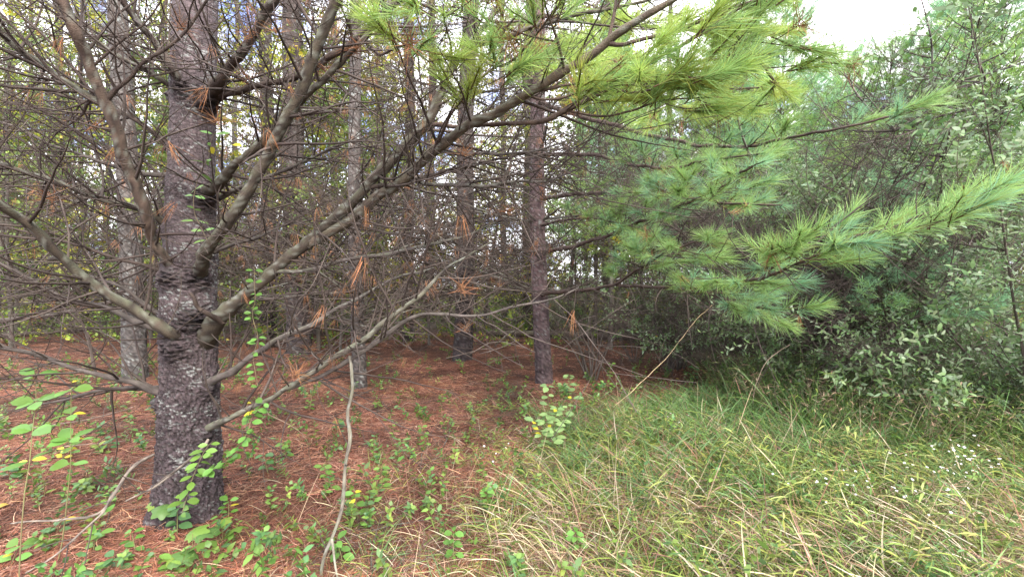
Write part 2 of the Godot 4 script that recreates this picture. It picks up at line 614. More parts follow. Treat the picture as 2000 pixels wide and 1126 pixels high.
func main_pine() -> void:
	var base := at(368, 1008, 2.85)
	base.y = 0.0
	var t := thing("pine_tree", "large foreground pine trunk with purple-grey lichened bark and long bare limbs", "tree", base)
	var pts := PackedVector3Array()
	var rad := PackedFloat32Array()
	var h := -0.06
	while h < 5.2:
		var py := 563.0 - (h - EYE) / 2.85 * F
		var px := lerpf(381, 368, clampf(py / 640.0, -1.0, 1.0)) if py < 640.0 else 368.0 + 2.0 * sin(py * 0.01)
		pts.append(at(px, py, 2.85) - base)
		var w := lerpf(90, 93, clampf(py / 250.0, 0.0, 1.0)) if py < 250.0 else lerpf(93, 114, smoothstep(250, 640, py)) if py < 640.0 else lerpf(114, 128, smoothstep(640, 960, py))
		rad.append(w * 0.5 / F * 2.85 * 0.81)
		h += 0.0075 if py > -60.0 else 0.12
	var lk := look(Color(0.05, 0.038, 0.042), Color(0.088, 0.068, 0.072), 0.3, 0.8, 0.011, 0.5)
	lk.whorls = [1.33, 1.74, 2.2, 2.9]
	lk.seed = Vector3(4.2, 0.5, 9.1)
	var g0 := Color(0.036, 0.028, 0.024)
	var g1 := Color(0.088, 0.07, 0.054)
	var d0 := Color(0.036, 0.026, 0.023)
	var d1 := Color(0.085, 0.062, 0.053)
	var p0 := Color(0.05, 0.041, 0.039)
	var p1 := Color(0.125, 0.105, 0.098)
	var V := func(a, b, c, d): return Vector4(a, b, c, d)
	# the limbs to the right
	var la := limb(t, [V.call(405, 655, 2.8, 38), V.call(432, 615, 2.72, 34), V.call(480, 572, 2.7, 31), V.call(545, 515, 2.66, 30), V.call(600, 470, 2.62, 29), V.call(714, 368, 2.5, 26), V.call(824, 249, 2.4, 23), V.call(868, 149, 2.35, 19), V.call(908, 94, 2.3, 15), V.call(948, 45, 2.28, 11), V.call(1000, -20, 2.25, 7)], g0, g1, 0.75, 12, true)
	twigs(la.b, la.pts, la.rad, 26, 0.12, 1.0, 0.25, 0.95, 1, la.tips)
	var lb := limb(t, [V.call(600, 476, 2.62, 20), V.call(650, 447, 2.58, 22), V.call(714, 402, 2.53, 22), V.call(784, 355, 2.45, 22), V.call(849, 293, 2.35, 22), V.call(908, 249, 2.25, 21), V.call(1023, 186, 2.1, 20), V.call(1097, 139, 2.02, 19), V.call(1187, 80, 1.95, 17), V.call(1296, 10, 1.85, 14), V.call(1380, -45, 1.8, 10)], Color(0.06, 0.045, 0.036), Color(0.13, 0.1, 0.075), 0.6, 12)
	twigs(lb.b, lb.pts, lb.rad, 24, 0.05, 0.75, 0.25, 0.95, 1, lb.tips)
	var tufts := []
	var bare := [
		[[V.call(908, 94, 2.3, 11), V.call(950, 82, 2.3, 11), V.call(993, 71, 2.3, 10), V.call(1120, 31, 2.3, 9), V.call(1194, 20, 2.3, 7), V.call(1300, -10, 2.3, 4)], g0, g1, 0.7, 7],
		[[V.call(794, 348, 2.45, 9), V.call(850, 362, 2.4, 8), V.call(908, 365, 2.38, 8), V.call(1048, 355, 2.3, 6), V.call(1100, 338, 2.3, 5), V.call(1147, 320, 2.3, 3)], p0, p1, 0.4, 8],
		[[V.call(714, 372, 2.5, 10), V.call(800, 353, 2.45, 9), V.call(849, 343, 2.4, 8), V.call(950, 315, 2.4, 6), V.call(1050, 300, 2.4, 4)], d0, d1, 0.2, 8],
		[[V.call(840, 290, 2.36, 7), V.call(870, 295, 2.34, 6), V.call(968, 301, 2.3, 6), V.call(1038, 298, 2.3, 4), V.call(1100, 280, 2.3, 3)], p0, p1, 0.3, 6],
		[[V.call(540, 528, 2.66, 10), V.call(600, 526, 2.64, 9), V.call(689, 505, 2.62, 9), V.call(805, 485, 2.6, 8), V.call(905, 462, 2.58, 6), V.call(980, 430, 2.55, 3)], p0, p1, 0.8, 10],
		[[V.call(415, 750, 2.8, 18), V.call(440, 730, 2.75, 15), V.call(504, 684, 2.7, 15), V.call(606, 633, 2.65, 13), V.call(649, 607, 2.62, 11), V.call(706, 579, 2.6, 9), V.call(771, 542, 2.58, 7), V.call(850, 520, 2.56, 3)], p0, p1, 0.4, 9],
		[[V.call(415, 836, 2.8, 18), V.call(440, 823, 2.7, 14), V.call(502, 791, 2.6, 14), V.call(553, 761, 2.5, 13), V.call(649, 697, 2.4, 14), V.call(720, 653, 2.35, 14), V.call(748, 630, 2.33, 13), V.call(791, 599, 2.3, 11), V.call(820, 576, 2.3, 9), V.call(876, 522, 2.3, 6), V.call(960, 470, 2.3, 3)], p0, Color(0.16, 0.15, 0.115), 0.9, 10],
		[[V.call(548, 764, 2.5, 8), V.call(630, 727, 2.46, 9), V.call(683, 698, 2.44, 10), V.call(746, 664, 2.4, 10), V.call(802, 624, 2.36, 8), V.call(862, 613, 2.34, 7), V.call(950, 613, 2.3, 6), V.call(1047, 588, 2.25, 5), V.call(1130, 560, 2.2, 3)], p0, p1, 0.2, 7],
		[[V.call(425, 385, 2.8, 10), V.call(497, 353, 2.75, 9), V.call(547, 333, 2.74, 8), V.call(646, 288, 2.7, 6), V.call(720, 270, 2.7, 3)], p0, p1, 0.4, 8],
		[[V.call(415, 488, 2.75, 7), V.call(500, 462, 2.7, 6), V.call(560, 440, 2.7, 5), V.call(640, 428, 2.7, 3)], p0, p1, 0.2, 5],
		[[V.call(415, 195, 2.78, 26), V.call(430, 160, 2.66, 26), V.call(447, 129, 2.6, 25), V.call(477, 94, 2.5, 23), V.call(517, 25, 2.4, 22), V.call(545, -12, 2.35, 20), V.call(575, -60, 2.3, 17)], d0, d1, 0.4, 7],
		[[V.call(415, 192, 2.8, 16), V.call(472, 174, 2.65, 15), V.call(547, 157, 2.55, 15), V.call(600, 146, 2.48, 16), V.call(650, 108, 2.4, 18), V.call(704, 70, 2.35, 17), V.call(774, 8, 2.2, 15), V.call(820, -40, 2.15, 12)], d0, d1, 0.3, 9],
		[[V.call(365, 540, 2.74, 24), V.call(400, 497, 2.6, 26), V.call(428, 455, 2.5, 28), V.call(472, 393, 2.42, 28), V.call(517, 313, 2.35, 28), V.call(552, 252, 2.28, 27), V.call(597, 146, 2.2, 27), V.call(622, 85, 2.15, 26), V.call(656, -2, 2.08, 25), V.call(680, -65, 2.0, 22)], g0, g1, 1.0, 8],
		[[V.call(400, 380, 2.75, 24), V.call(425, 358, 2.68, 23), V.call(457, 328, 2.6, 22), V.call(497, 293, 2.5, 21), V.call(537, 254, 2.45, 20), V.call(597, 189, 2.4, 18), V.call(632, 159, 2.35, 17), V.call(696, 90, 2.3, 14), V.call(745, 38, 2.25, 11), V.call(800, -20, 2.2, 8)], g0, g1, 0.6, 9],
		# the limbs to the left
		[[V.call(352, 662, 2.72, 28), V.call(332, 650, 2.64, 25), V.call(251, 600, 2.5, 25), V.call(191, 560, 2.4, 24), V.call(135, 515, 2.3, 24), V.call(110, 493, 2.25, 23), V.call(50, 437, 2.12, 23), V.call(0, 398, 2.0, 23), V.call(-90, 335, 1.85, 20)], g0, g1, 0.9, 7],
		[[V.call(330, 650, 2.85, 15), V.call(300, 643, 2.85, 14), V.call(221, 605, 2.8, 14), V.call(115, 575, 2.75, 12), V.call(50, 540, 2.7, 11), V.call(0, 515, 2.65, 10), V.call(-70, 485, 2.6, 8)], p0, p1, 0.1, 8],
		[[V.call(325, 770, 2.82, 17), V.call(300, 760, 2.76, 15), V.call(201, 733, 2.6, 13), V.call(126, 713, 2.5, 12), V.call(60, 693, 2.4, 11), V.call(0, 683, 2.3, 10), V.call(-70, 670, 2.2, 8)], p0, p1, 0.1, 5],
		[[V.call(315, 756, 2.84, 9), V.call(211, 761, 2.75, 8), V.call(100, 786, 2.65, 6), V.call(30, 806, 2.6, 3)], p0, p1, 0.0, 5],
		[[V.call(345, 540, 2.74, 18), V.call(322, 500, 2.66, 21), V.call(298, 462, 2.58, 25), V.call(285, 412, 2.45, 28), V.call(258, 348, 2.35, 29), V.call(234, 278, 2.25, 29), V.call(204, 199, 2.15, 28), V.call(174, 119, 2.05, 28), V.call(139, 50, 1.95, 27), V.call(112, -8, 1.9, 26), V.call(88, -65, 1.85, 24)], d0, Color(0.14, 0.1, 0.08), 0.35, 9],
		[[V.call(212, 202, 2.15, 15), V.call(189, 192, 2.15, 15), V.call(139, 164, 2.13, 14), V.call(90, 129, 2.1, 14), V.call(35, 94, 2.05, 13), V.call(0, 65, 2.0, 13), V.call(-60, 35, 1.95, 10)], g0, g1, 0.6, 8],
		[[V.call(350, 180, 2.82, 12), V.call(328, 164, 2.8, 11), V.call(278, 134, 2.75, 11), V.call(209, 94, 2.7, 10), V.call(169, 65, 2.65, 9), V.call(100, 10, 2.6, 7), V.call(50, -30, 2.55, 5)], g0, g1, 0.5, 9],
		[[V.call(358, 175, 2.76, 18), V.call(343, 144, 2.68, 18), V.call(308, 90, 2.6, 17), V.call(278, 50, 2.5, 17), V.call(239, 0, 2.4, 16), V.call(205, -55, 2.3, 14)], d0, d1, 0.4, 8],
		[[V.call(210, 192, 2.14, 9), V.call(258, 154, 2.12, 8), V.call(303, 109, 2.1, 7), V.call(378, 30, 2.08, 6), V.call(403, -2, 2.06, 5), V.call(420, -40, 2.05, 4)], d0, d1, 0.1, 6],
		[[V.call(335, 450, 2.76, 16), V.call(278, 413, 2.7, 14), V.call(189, 388, 2.62, 13), V.call(124, 363, 2.55, 12), V.call(50, 338, 2.5, 11), V.call(0, 318, 2.45, 10), V.call(-70, 295, 2.4, 8)], g0, g1, 0.5, 12],
		[[V.call(335, 545, 2.76, 10), V.call(303, 527, 2.75, 9), V.call(199, 497, 2.7, 8), V.call(99, 462, 2.65, 7), V.call(0, 437, 2.6, 6), V.call(-70, 420, 2.6, 4)], d0, d1, 0.1, 10],
		[[V.call(335, 290, 2.8, 11), V.call(270, 240, 2.75, 9), V.call(160, 195, 2.7, 8), V.call(60, 170, 2.65, 6), V.call(-40, 165, 2.6, 4)], d0, d1, 0.2, 10],
		[[V.call(340, 340, 2.8, 10), V.call(250, 330, 2.75, 9), V.call(120, 290, 2.7, 7), V.call(20, 245, 2.65, 5), V.call(-50, 220, 2.6, 3)], p0, p1, 0.2, 10],
		[[V.call(335, 620, 2.8, 8), V.call(240, 560, 2.75, 7), V.call(130, 540, 2.7, 6), V.call(20, 575, 2.65, 4), V.call(-40, 600, 2.6, 3)], p0, p1, 0.1, 7],
	]
	lk.knots = [[1.37, 0.72, 0.085]]
	for q in bare:
		var q1: Vector4 = q[0][1]
		if q[0][0].x > 310.0 and q[0][0].x < 436.0 and q[0][0].z > 2.7:
			var c := at(q1.x, q1.y, q1.z) - at(374, q1.y, 2.85)
			var k := clampf(q1.w * 0.85 / F * 2.85, 0.032, 0.072)
			lk.knots.append([lerpf(at(q1.x, q1.y, q1.z).y, at(q1.x, q[0][0].y, 2.85).y, 0.6), atan2(c.z, c.x), k])
	part("trunk", trunk(pts, rad, 168, lk), t)
	var made := []
	for q in bare:
		var l := limb(t, q[0], q[1], q[2], q[3], 9, q[0][0].x > 310.0 and q[0][0].x < 436.0 and q[0][0].z > 2.7)
		twigs(l.b, l.pts, l.rad, int(q[4] * 3.0), 0.1, 0.98, 0.25, 0.95, 1, l.tips)
		made.append(finish(l, "branch", 2 + q[4] / 3))
	for q in [[10, 490, 62, 2.36], [11, 640, 142, 2.38], [10, 482, 152, 2.44], [21, 352, 52, 2.3], [13, 700, 95, 2.28], [10, 425, 240, 2.4]]:
		placed("brown_needle_tuft", tuft_meshes["brown"][2], made[q[0]], along(at(q[1], q[2], q[3]), Vector3(rf(-0.6, 0.6), 0.4, rf(-0.3, 0.5)), 1.25))
	var stub := limb(t, [V.call(432, 632, 2.72, 13), V.call(408, 612, 2.6, 10), V.call(385, 597, 2.56, 9), V.call(378, 582, 2.54, 9), V.call(369, 573, 2.53, 7)], d0, d1, 0.0, 8)
	finish(stub, "broken_stub")
	var cut := limb(t, [V.call(130, 508, 2.28, 13), V.call(110, 506, 2.3, 12), V.call(94, 506, 2.33, 11)], g0, g1, 0.3, 9)
	var e: int = cut.pts.size() - 1
	cut.b.disc(cut.pts[e] + (cut.pts[e] - cut.pts[e - 1]).normalized() * 0.001, (cut.pts[e] - cut.pts[e - 1]).normalized(), cut.rad[e] * 0.98, 9, Color(0.55, 0.22, 0.08))
	finish(cut, "broken_stub").set_meta("label", "sawn twig stub with a fresh orange end")
	for q in [[V.call(306, 884, 2.72, 6), V.call(251, 925, 2.55, 7), V.call(201, 997, 2.35, 6), V.call(120, 1015, 2.3, 5), V.call(20, 1024, 2.28, 3)], [V.call(225, 960, 2.45, 6), V.call(201, 1000, 2.33, 5), V.call(130, 1060, 2.2, 5), V.call(48, 1115, 2.1, 3)], [V.call(405, 858, 2.62, 6), V.call(380, 885, 2.55, 6), V.call(320, 935, 2.5, 5), V.call(250, 975, 2.45, 3)]]:
		var l := limb(t, q, p0, Color(0.25, 0.21, 0.175), 0.0, 6)
		twigs(l.b, l.pts, l.rad, 5, 0.2, 0.95, 0.08, 0.3, 0, l.tips)
		finish(l, "dead_branch")
	# thin limbs that carry the green needles
	var pl0 := Color(0.05, 0.035, 0.03)
	var pl1 := Color(0.12, 0.085, 0.07)
	var green := [
		[[V.call(1187, 82, 1.95, 10), V.call(1222, 90, 1.93, 9), V.call(1296, 70, 1.9, 8), V.call(1400, 32, 1.86, 7), V.call(1484, -2, 1.82, 6), V.call(1560, -30, 1.8, 4)], 8, 0.35],
		[[V.call(1187, 80, 1.95, 8), V.call(1195, 40, 1.95, 7), V.call(1202, 0, 1.95, 6), V.call(1207, -40, 1.95, 4)], 3, 0.5],
		[[V.call(824, 245, 2.4, 9), V.call(930, 243, 2.3, 9), V.call(1013, 241, 2.2, 10), V.call(1064, 239, 2.15, 11), V.call(1109, 219, 2.1, 11), V.call(1157, 190, 2.05, 10), V.call(1215, 155, 2.0, 9), V.call(1305, 105, 1.95, 8), V.call(1416, 40, 1.9, 7), V.call(1480, 0, 1.87, 5), V.call(1530, -25, 1.85, 3)], 12, 0.4],
		[[V.call(1305, 105, 1.95, 6), V.call(1342, 119, 1.93, 5), V.call(1385, 121, 1.92, 5), V.call(1447, 109, 1.9, 4), V.call(1510, 103, 1.88, 4)], 4, 0.45],
		[[V.call(1028, 186, 2.1, 7), V.call(1055, 196, 2.08, 6), V.call(1092, 196, 2.06, 6), V.call(1135, 182, 2.03, 5), V.call(1186, 165, 2.0, 4)], 4, 0.5],
		[[V.call(1045, 178, 2.08, 7), V.call(1109, 168, 2.05, 6), V.call(1177, 163, 2.02, 6), V.call(1263, 162, 2.0, 5), V.call(1342, 166, 1.98, 5), V.call(1396, 140, 1.95, 4)], 6, 0.4],
		[[V.call(1109, 219, 2.1, 6), V.call(1149, 225, 2.08, 5), V.call(1192, 222, 2.06, 5), V.call(1234, 210, 2.04, 5), V.call(1291, 193, 2.0, 4), V.call(1400, 190, 1.96, 4)], 6, 0.45],
		[[V.call(1197, 168, 2.02, 6), V.call(1226, 176, 2.0, 6), V.call(1277, 168, 1.98, 6), V.call(1348, 136, 1.95, 5), V.call(1405, 105, 1.92, 5), V.call(1476, 71, 1.9, 4)], 6, 0.4],
		[[V.call(855, 175, 2.36, 7), V.call(880, 120, 2.2, 6), V.call(872, 70, 2.0, 5), V.call(868, 30, 1.7, 4)], 4, 0.7],
		[[V.call(700, 75, 2.34, 7), V.call(740, 100, 2.2, 6), V.call(775, 95, 2.0, 5), V.call(800, 85, 1.8, 4)], 3, 0.7],
		[[V.call(908, 94, 2.3, 7), V.call(980, 130, 2.1, 6), V.call(1050, 60, 1.9, 5), V.call(1110, -10, 1.75, 4)], 6, 0.4],
		[[V.call(1097, 139, 2.02, 7), V.call(1090, 90, 1.9, 6), V.call(1075, 30, 1.8, 5), V.call(1060, -30, 1.7, 4)], 5, 0.4],
		[[V.call(849, 293, 2.35, 8), V.call(880, 230, 2.2, 6), V.call(905, 190, 2.1, 5), V.call(915, 165, 2.0, 4)], 3, 0.7],
		[[V.call(1400, 32, 1.86, 6), V.call(1450, 90, 2.0, 5), V.call(1500, 150, 2.1, 5), V.call(1540, 190, 2.15, 3)], 6, 0.3],
	]
	for q in green:
		var l := limb(t, q[0], pl0, pl1, 0.0, 7)
		var got := []
		shoots(l.b, l.pts, l.rad, maxi(2, int(q[1] * 0.7)), q[2], 0.2, 0.6, 1, got, 0.08)
		var o := finish(l)
		for k in got:
			tufts.append([k[0], k[1], o])
	finish(la, "branch", 3)
	finish(lb, "branch", 5)
	hang(t, tufts, ["lime", "green", "brown"], 280)

# other pines of the stand; top: the pixel column at which the trunk leaves the frame
func pine(px: float, py: float, w: float, top: float, lk: Dictionary, label: String, group: String, whorl0: float, per: int, reach: float, called := "pine_tree", tall := 0.0) -> Node3D:
	var base := gp(px, py)
	var d := -base.z
	var t := thing(called, label, "tree", base, group)
	var high := EYE + 0.67 * d + 1.6 if tall == 0.0 else tall
	var hx := at(top, 0, d)
	var lean := (hx.x - base.x) / (hx.y - base.y)
	var r := w * 0.5 / F * d * F / sqrt(F * F + pow(px - 1000.0, 2.0))
	var pts := PackedVector3Array()
	var rad := PackedFloat32Array()
	var step := clampf(d * 0.0036, 0.018, 0.12)
	var h := -0.1
	var bend := rf(0, 9.0)
	while h < high:
		pts.append(Vector3(lean * h + 0.035 * sin(h * 0.9 + bend), h, 0.03 * sin(h * 0.7 + bend)))
		rad.append(r * lerpf(1.05, 0.62, clampf(h / (high + 3.0), 0, 1)))
		h += step if h < high - 1.4 else 0.15
	var whorls := []
	var y := whorl0
	while y < high:
		whorls.append(y)
		y += rf(0.42, 0.58)
	lk.whorls = whorls
	part("trunk", trunk(pts, rad, clampi(int(r * 1700.0 / d), 14, 84), lk), t)
	for wy in whorls:
		for k in (per + rng.randi_range(-1, 1) if wy < 3.2 else per / 2):
			var a := rf(0, TAU)
			var s := rf(0.55, 1.15) * reach
			var bb := Basis(Vector3.UP, a) * Basis(Vector3.BACK, rf(-0.25, 0.45)) * Basis(Vector3.RIGHT, rf(-0.5, 0.5))
			placed("dead_branch", dead_meshes[rng.randi() % dead_meshes.size()], t, Transform3D(bb.scaled(Vector3.ONE * s), Vector3(lean * wy, wy + rf(-0.05, 0.05), 0) + bb.x * r * 0.5))
	return t

func make_bough(hues: Array) -> ArrayMesh:
	# a small living bough along +x, 1.2 m long, for young pines and far crowns
	var b := buf()
	var path := curvy(Vector3.ZERO, Vector3(1, 0.15, 0), 1.2, 8, Vector3(0, 0.35, 0), 0.05)
	var rr := taper(0.011, 0.003, path.size())
	b.tube(path, rr, 4, Color(0.06, 0.045, 0.035), Color(0.12, 0.09, 0.07))
	var out := []
	shoots(b, path, rr, 9, 0.25, 0.25, 0.5, 1, out, 0.0)
	for q in out:
		var t: Transform3D = q[0]
		for k in 17:
			var a := rf(0, TAU)
			var tilt := rf(0.25, 1.25)
			var dl := Vector3(cos(a) * sin(tilt), cos(tilt), sin(a) * sin(tilt))
			b.strip(t * Vector3(0, rf(-0.08, 0), 0), t.basis * dl, rv(0.25), rf(0.08, 0.12), rf(0.0036, 0.0056), 2, jit(hues[rng.randi() % hues.size()], 0.25), rv().normalized())
	return b.mesh(M.needle)

func young_pine(px: float, d: float, high: float, label: String, group: String, boughs: Array, reach := 1.0, skip := 0.0, r := 0.06) -> void:
	var base := at(px, 600, d)
	base.y = gy(base.x, base.z)
	var t := thing("young_pine", label, "tree", base, group)
	var pts := PackedVector3Array()
	var rad := PackedFloat32Array()
	for k in 40:
		var h := high * k / 39.0
		pts.append(Vector3(0.05 * sin(h), h, 0.05 * cos(h * 0.8)))
		rad.append(lerpf(r, 0.006, k / 39.0))
	part("trunk", trunk(pts, rad, 12, look(Color(0.09, 0.075, 0.07), Color(0.13, 0.12, 0.1), 0.1, 0.3, 0.004, 0.3)), t)
	var y := 0.5 + skip
	while y < high:
		if y < 2.2 and high > 4.0:
			y = 2.2
		var left := clampf((high - y) / high, 0.0, 1.0)
		for k in 8:
			var s := reach * (0.35 + 1.25 * left) * rf(0.75, 1.15)
			var bb := Basis(Vector3.UP, TAU * k / 6.0 + rf(-0.5, 0.5)) * Basis(Vector3.BACK, rf(0.0, 0.3) + 0.5 * (1.0 - left))
			placed("bough", boughs[rng.randi() % boughs.size()], t, Transform3D(bb.scaled(Vector3(s, 1.0, 1.0).lerp(Vector3.ONE * s, 0.7)), Vector3(0.05 * sin(y), y, 0.05 * cos(y * 0.8))))
		y += rf(0.28, 0.4)
	placed("bough", boughs[0], t, Transform3D(Basis(Vector3.BACK, 1.4).scaled(Vector3.ONE * 0.5), Vector3(0.05 * sin(high), high - 0.1, 0.05 * cos(high * 0.8))))

func leafy_tree(p: Vector3, high: float, crown0: float, wide: float, n: int, sprays: Array, label: String, group: String, r := 0.06) -> void:
	var t := thing("leafy_tree", label, "tree", p, group)
	var b := buf()
	var path := curvy(Vector3.ZERO, Vector3(rf(-0.08, 0.08), 1, rf(-0.08, 0.08)), high, 16, rv(0.12), 0.035)
	b.tube(path, taper(r, 0.012, 17), 8, Color(0.04, 0.034, 0.03), Color(0.1, 0.086, 0.075), Color(0.14, 0.145, 0.12), 0.3)
	part("trunk", b.mesh(M.limb), t)
	var ends := []
	for k in 11:
		var y := lerpf(crown0, high * 0.96, (k + rng.randf()) / 11.0)
		var i := clampi(int(y / high * 16.0), 0, 15)
		var a := rf(0, TAU)
		var q := curvy(path[i], Vector3(cos(a), rf(0.2, 0.9), sin(a)), wide * rf(0.6, 1.15) * (1.2 - 0.5 * y / high), 7, Vector3(0, rf(-0.2, 0.5), 0), 0.1)
		var lb := buf()
		lb.tube(q, taper(r * 0.35, 0.005, 8), 4, Color(0.07, 0.06, 0.05), Color(0.15, 0.13, 0.11))
		part("limb", lb.mesh(M.twig), t)
		ends.append(q)
	var ts := []
	var cs := []
	for k in n:
		var q: PackedVector3Array = ends[rng.randi() % ends.size()]
		var p0: Vector3 = q[rng.randi_range(2, 7)]
		ts.append(along(p0 + rv(wide * 0.3) * Vector3(1, 0.7, 1), Vector3(rf(-1, 1), rf(-0.5, 0.7), rf(-1, 1)), rf(1.1, 2.1)))
		var s := rf(0.75, 1.25)
		cs.append(Color(s * rf(0.9, 1.2), s, s * rf(0.8, 1.1)))
	var h := ts.size() / 2
	many("leaves", sprays[0], ts.slice(0, h), cs.slice(0, h), t)
	many("leaves", sprays[1], ts.slice(h), cs.slice(h), t)

func shrub(called: String, p: Vector3, label: String, group: String, stems: int, long: float, lean: Vector3, sprays: Array, per: int, stem_r := 0.012, t0 := 0.2, wide := 0.7) -> void:
	var t := thing(called, label, "shrub", p, group)
	for k in stems:
		var a := TAU * k / stems + rf(-0.4, 0.4)
		var path := curvy(rv(0.1) * Vector3(1, 0, 1), Vector3(cos(a) * wide, rf(0.9, 1.6), sin(a) * wide) + lean, long * rf(0.75, 1.15), 18, Vector3(cos(a) * 0.5, rf(-1.1, -0.1), sin(a) * 0.5) + lean * 0.5, 0.055)
		var rr := taper(stem_r * rf(0.7, 1.2), 0.0025, path.size())
		var b := buf()
		b.tube(path, rr, 6, Color(0.06, 0.048, 0.042), Color(0.16, 0.13, 0.115))
		var tips := []
		twigs(b, path, rr, 13, 0.15, 1.0, 0.2, 0.6, 1 if k % 2 == 0 else 0, tips, 0.3)
		var o := part("stem", b.mesh(M.twig), t)
		if long > 1.7:
			for j in 3:
				placed("dead_branch", dead_meshes[(rng.randi() % 4) * 2 + 1], o, Transform3D((Basis(Vector3.UP, rf(0, TAU)) * Basis(Vector3.BACK, rf(-0.2, 0.9))).scaled(Vector3.ONE * rf(0.4, 0.75)), path[rng.randi_range(4, 16)]))
		for j in per:
			var f := lerpf(t0, 1.0, (j + rng.randf()) / per)
			var i := clampi(int(f * 17.0), 0, 17)
			var q := path[i].lerp(path[i + 1], rng.randf())
			if j % 3 == 2 and tips.size() > 0:
				q = tips[rng.randi() % tips.size()][0]
			var dir := (path[i + 1] - path[i]).normalized() * 0.5 + rv(1.0)
			dir.y += 0.25
			placed("leafy_shoot", sprays[rng.randi() % sprays.size()], o, along(q, dir, rf(0.5, 1.45)))

func bare_bush(px: float, py: float, label: String, stems: int, long: float, r: float, spread: float, bits: int, s0 := 0.5) -> void:
	var p := gp(px, py)
	var t := thing("bare_bush", label, "shrub", p)
	for k in stems:
		var a := TAU * k / stems + rf(-0.5, 0.5)
		var path := curvy(Vector3(cos(a), 0, sin(a)) * rf(0.02, 0.12), Vector3(cos(a) * spread, 1.2, sin(a) * spread), long * rf(0.7, 1.2), 16, Vector3(cos(a) * 0.7, rf(-0.7, 0.1), sin(a) * 0.7), 0.09)
		var rr := taper(r * rf(0.6, 1.2), 0.003, path.size())
		var b := buf()
		b.tube(path, rr, 7, Color(0.045, 0.036, 0.034), Color(0.12, 0.1, 0.09), LICH, 0.2)
		var o := part("stem", b.mesh(M.twig), t)
		for j in bits:
			var i := rng.randi_range(3, 15)
			var bb := Basis(Vector3.UP, rf(0, TAU)) * Basis(Vector3.BACK, rf(-0.4, 0.9))
			placed("dead_branch", dead_meshes[(rng.randi() % 4) * 2 + 1], o, Transform3D(bb.scaled(Vector3.ONE * rf(0.6, 1.1) * s0), path[i]))

# ---------------------------------------------------------------- low plants
var leaf_meshes := {}

func leaf_set(called: String, col: Color, long: float, wide: float) -> void:
	var out := []
	for k in 4:
		var b := buf()
		b.leaf(Vector3.ZERO, Vector3(0, 0, -1), Vector3.UP, long * rf(0.85, 1.1), wide * rf(0.85, 1.1), jit(col, 0.22), rf(0.05, 0.35), rf(0.08, 0.25))
		out.append(b.mesh(M.leaf))
	leaf_meshes[called] = out

func put_leaf(kind: String, parent: Node3D, p: Vector3, out: Vector3, up: Vector3, s: float) -> void:
	var z := -out.normalized()
	var x := up.cross(z).normalized()
	placed("leaf", leaf_meshes[kind][rng.randi() % 4], parent, Transform3D(Basis(x, z.cross(x), z).scaled(Vector3.ONE * s), p))

func seedling(p: Vector3, high: float, pairs: int, kind: String, s: float, label: String, group := "", called := "seedling", category := "seedling", stems := 1) -> Node3D:
	var t := thing(called, label, category, p, group)
	for n in stems:
		seedling_stem(t, high * (1.0 if n == 0 else rf(0.6, 0.95)), pairs, kind, s, 0.3 if n == 0 else 0.75)
	return t

func seedling_stem(t: Node3D, high: float, pairs: int, kind: String, s: float, sway: float) -> void:
	var path := curvy(Vector3(0, -0.02, 0), Vector3(rf(-sway, sway), 1, rf(-sway, sway)), high, 7, rv(0.4), 0.08)
	var b := buf()
	b.tube(path, taper(0.0035, 0.0016, 8), 5, Color(0.12, 0.1, 0.05), Color(0.16, 0.17, 0.07))
	part("stem", b.mesh(M.twig), t)
	for k in pairs:
		var f := lerpf(0.3 if high < 0.8 else 0.62, 1.0, (k + 1.0) / pairs)
		var q := path[mini(7, int(f * 7.0))]
		var a := k * 1.7 + rf(-0.3, 0.3)
		for j in (3 if k == pairs - 1 else 2):
			var aa := a + j * (TAU / 3.0 if k == pairs - 1 else PI)
			var out := Vector3(cos(aa), rf(-0.1, 0.35), sin(aa))
			put_leaf(kind if rng.randf() > 0.06 else "yellow", t, q + out * 0.008, out, Vector3(rf(-0.25, 0.25), 1, rf(0.1, 0.9)), s * rf(0.7, 1.1))

# a round-lobed flat leaf on a short stalk
func lobed_leaf(r: float, lobes: int, deep: float, col: Color) -> ArrayMesh:
	var b := buf()
	var n := lobes * 8
	b.v.append(Vector3.ZERO)
	b.n.append(Vector3.UP)
	b.c.append(col)
	for ring in 2:
		for k in n + 1:
			var a := TAU * k / n
			var q: float = r * (1.0 - deep * (0.5 + 0.5 * cos(a * lobes))) * (1.0 - 0.25 * cos(a)) * (0.5 if ring == 0 else 1.0)
			b.v.append(Vector3(sin(a) * q, -0.4 * q * q / r + 0.02 * r * sin(a * lobes * 2.0), cos(a) * q))
			b.n.append(Vector3(sin(a) * 0.4, 1, cos(a) * 0.4).normalized())
			b.c.append(jit(col, 0.05))
	for k in n:
		b.f.append_array(PackedInt32Array([0, 2 + k, 1 + k]))
		var i := 1 + k
		var o := n + 2 + k
		b.f.append_array(PackedInt32Array([i, i + 1, o + 1, i, o + 1, o]))
	return b.mesh(M.leaf)

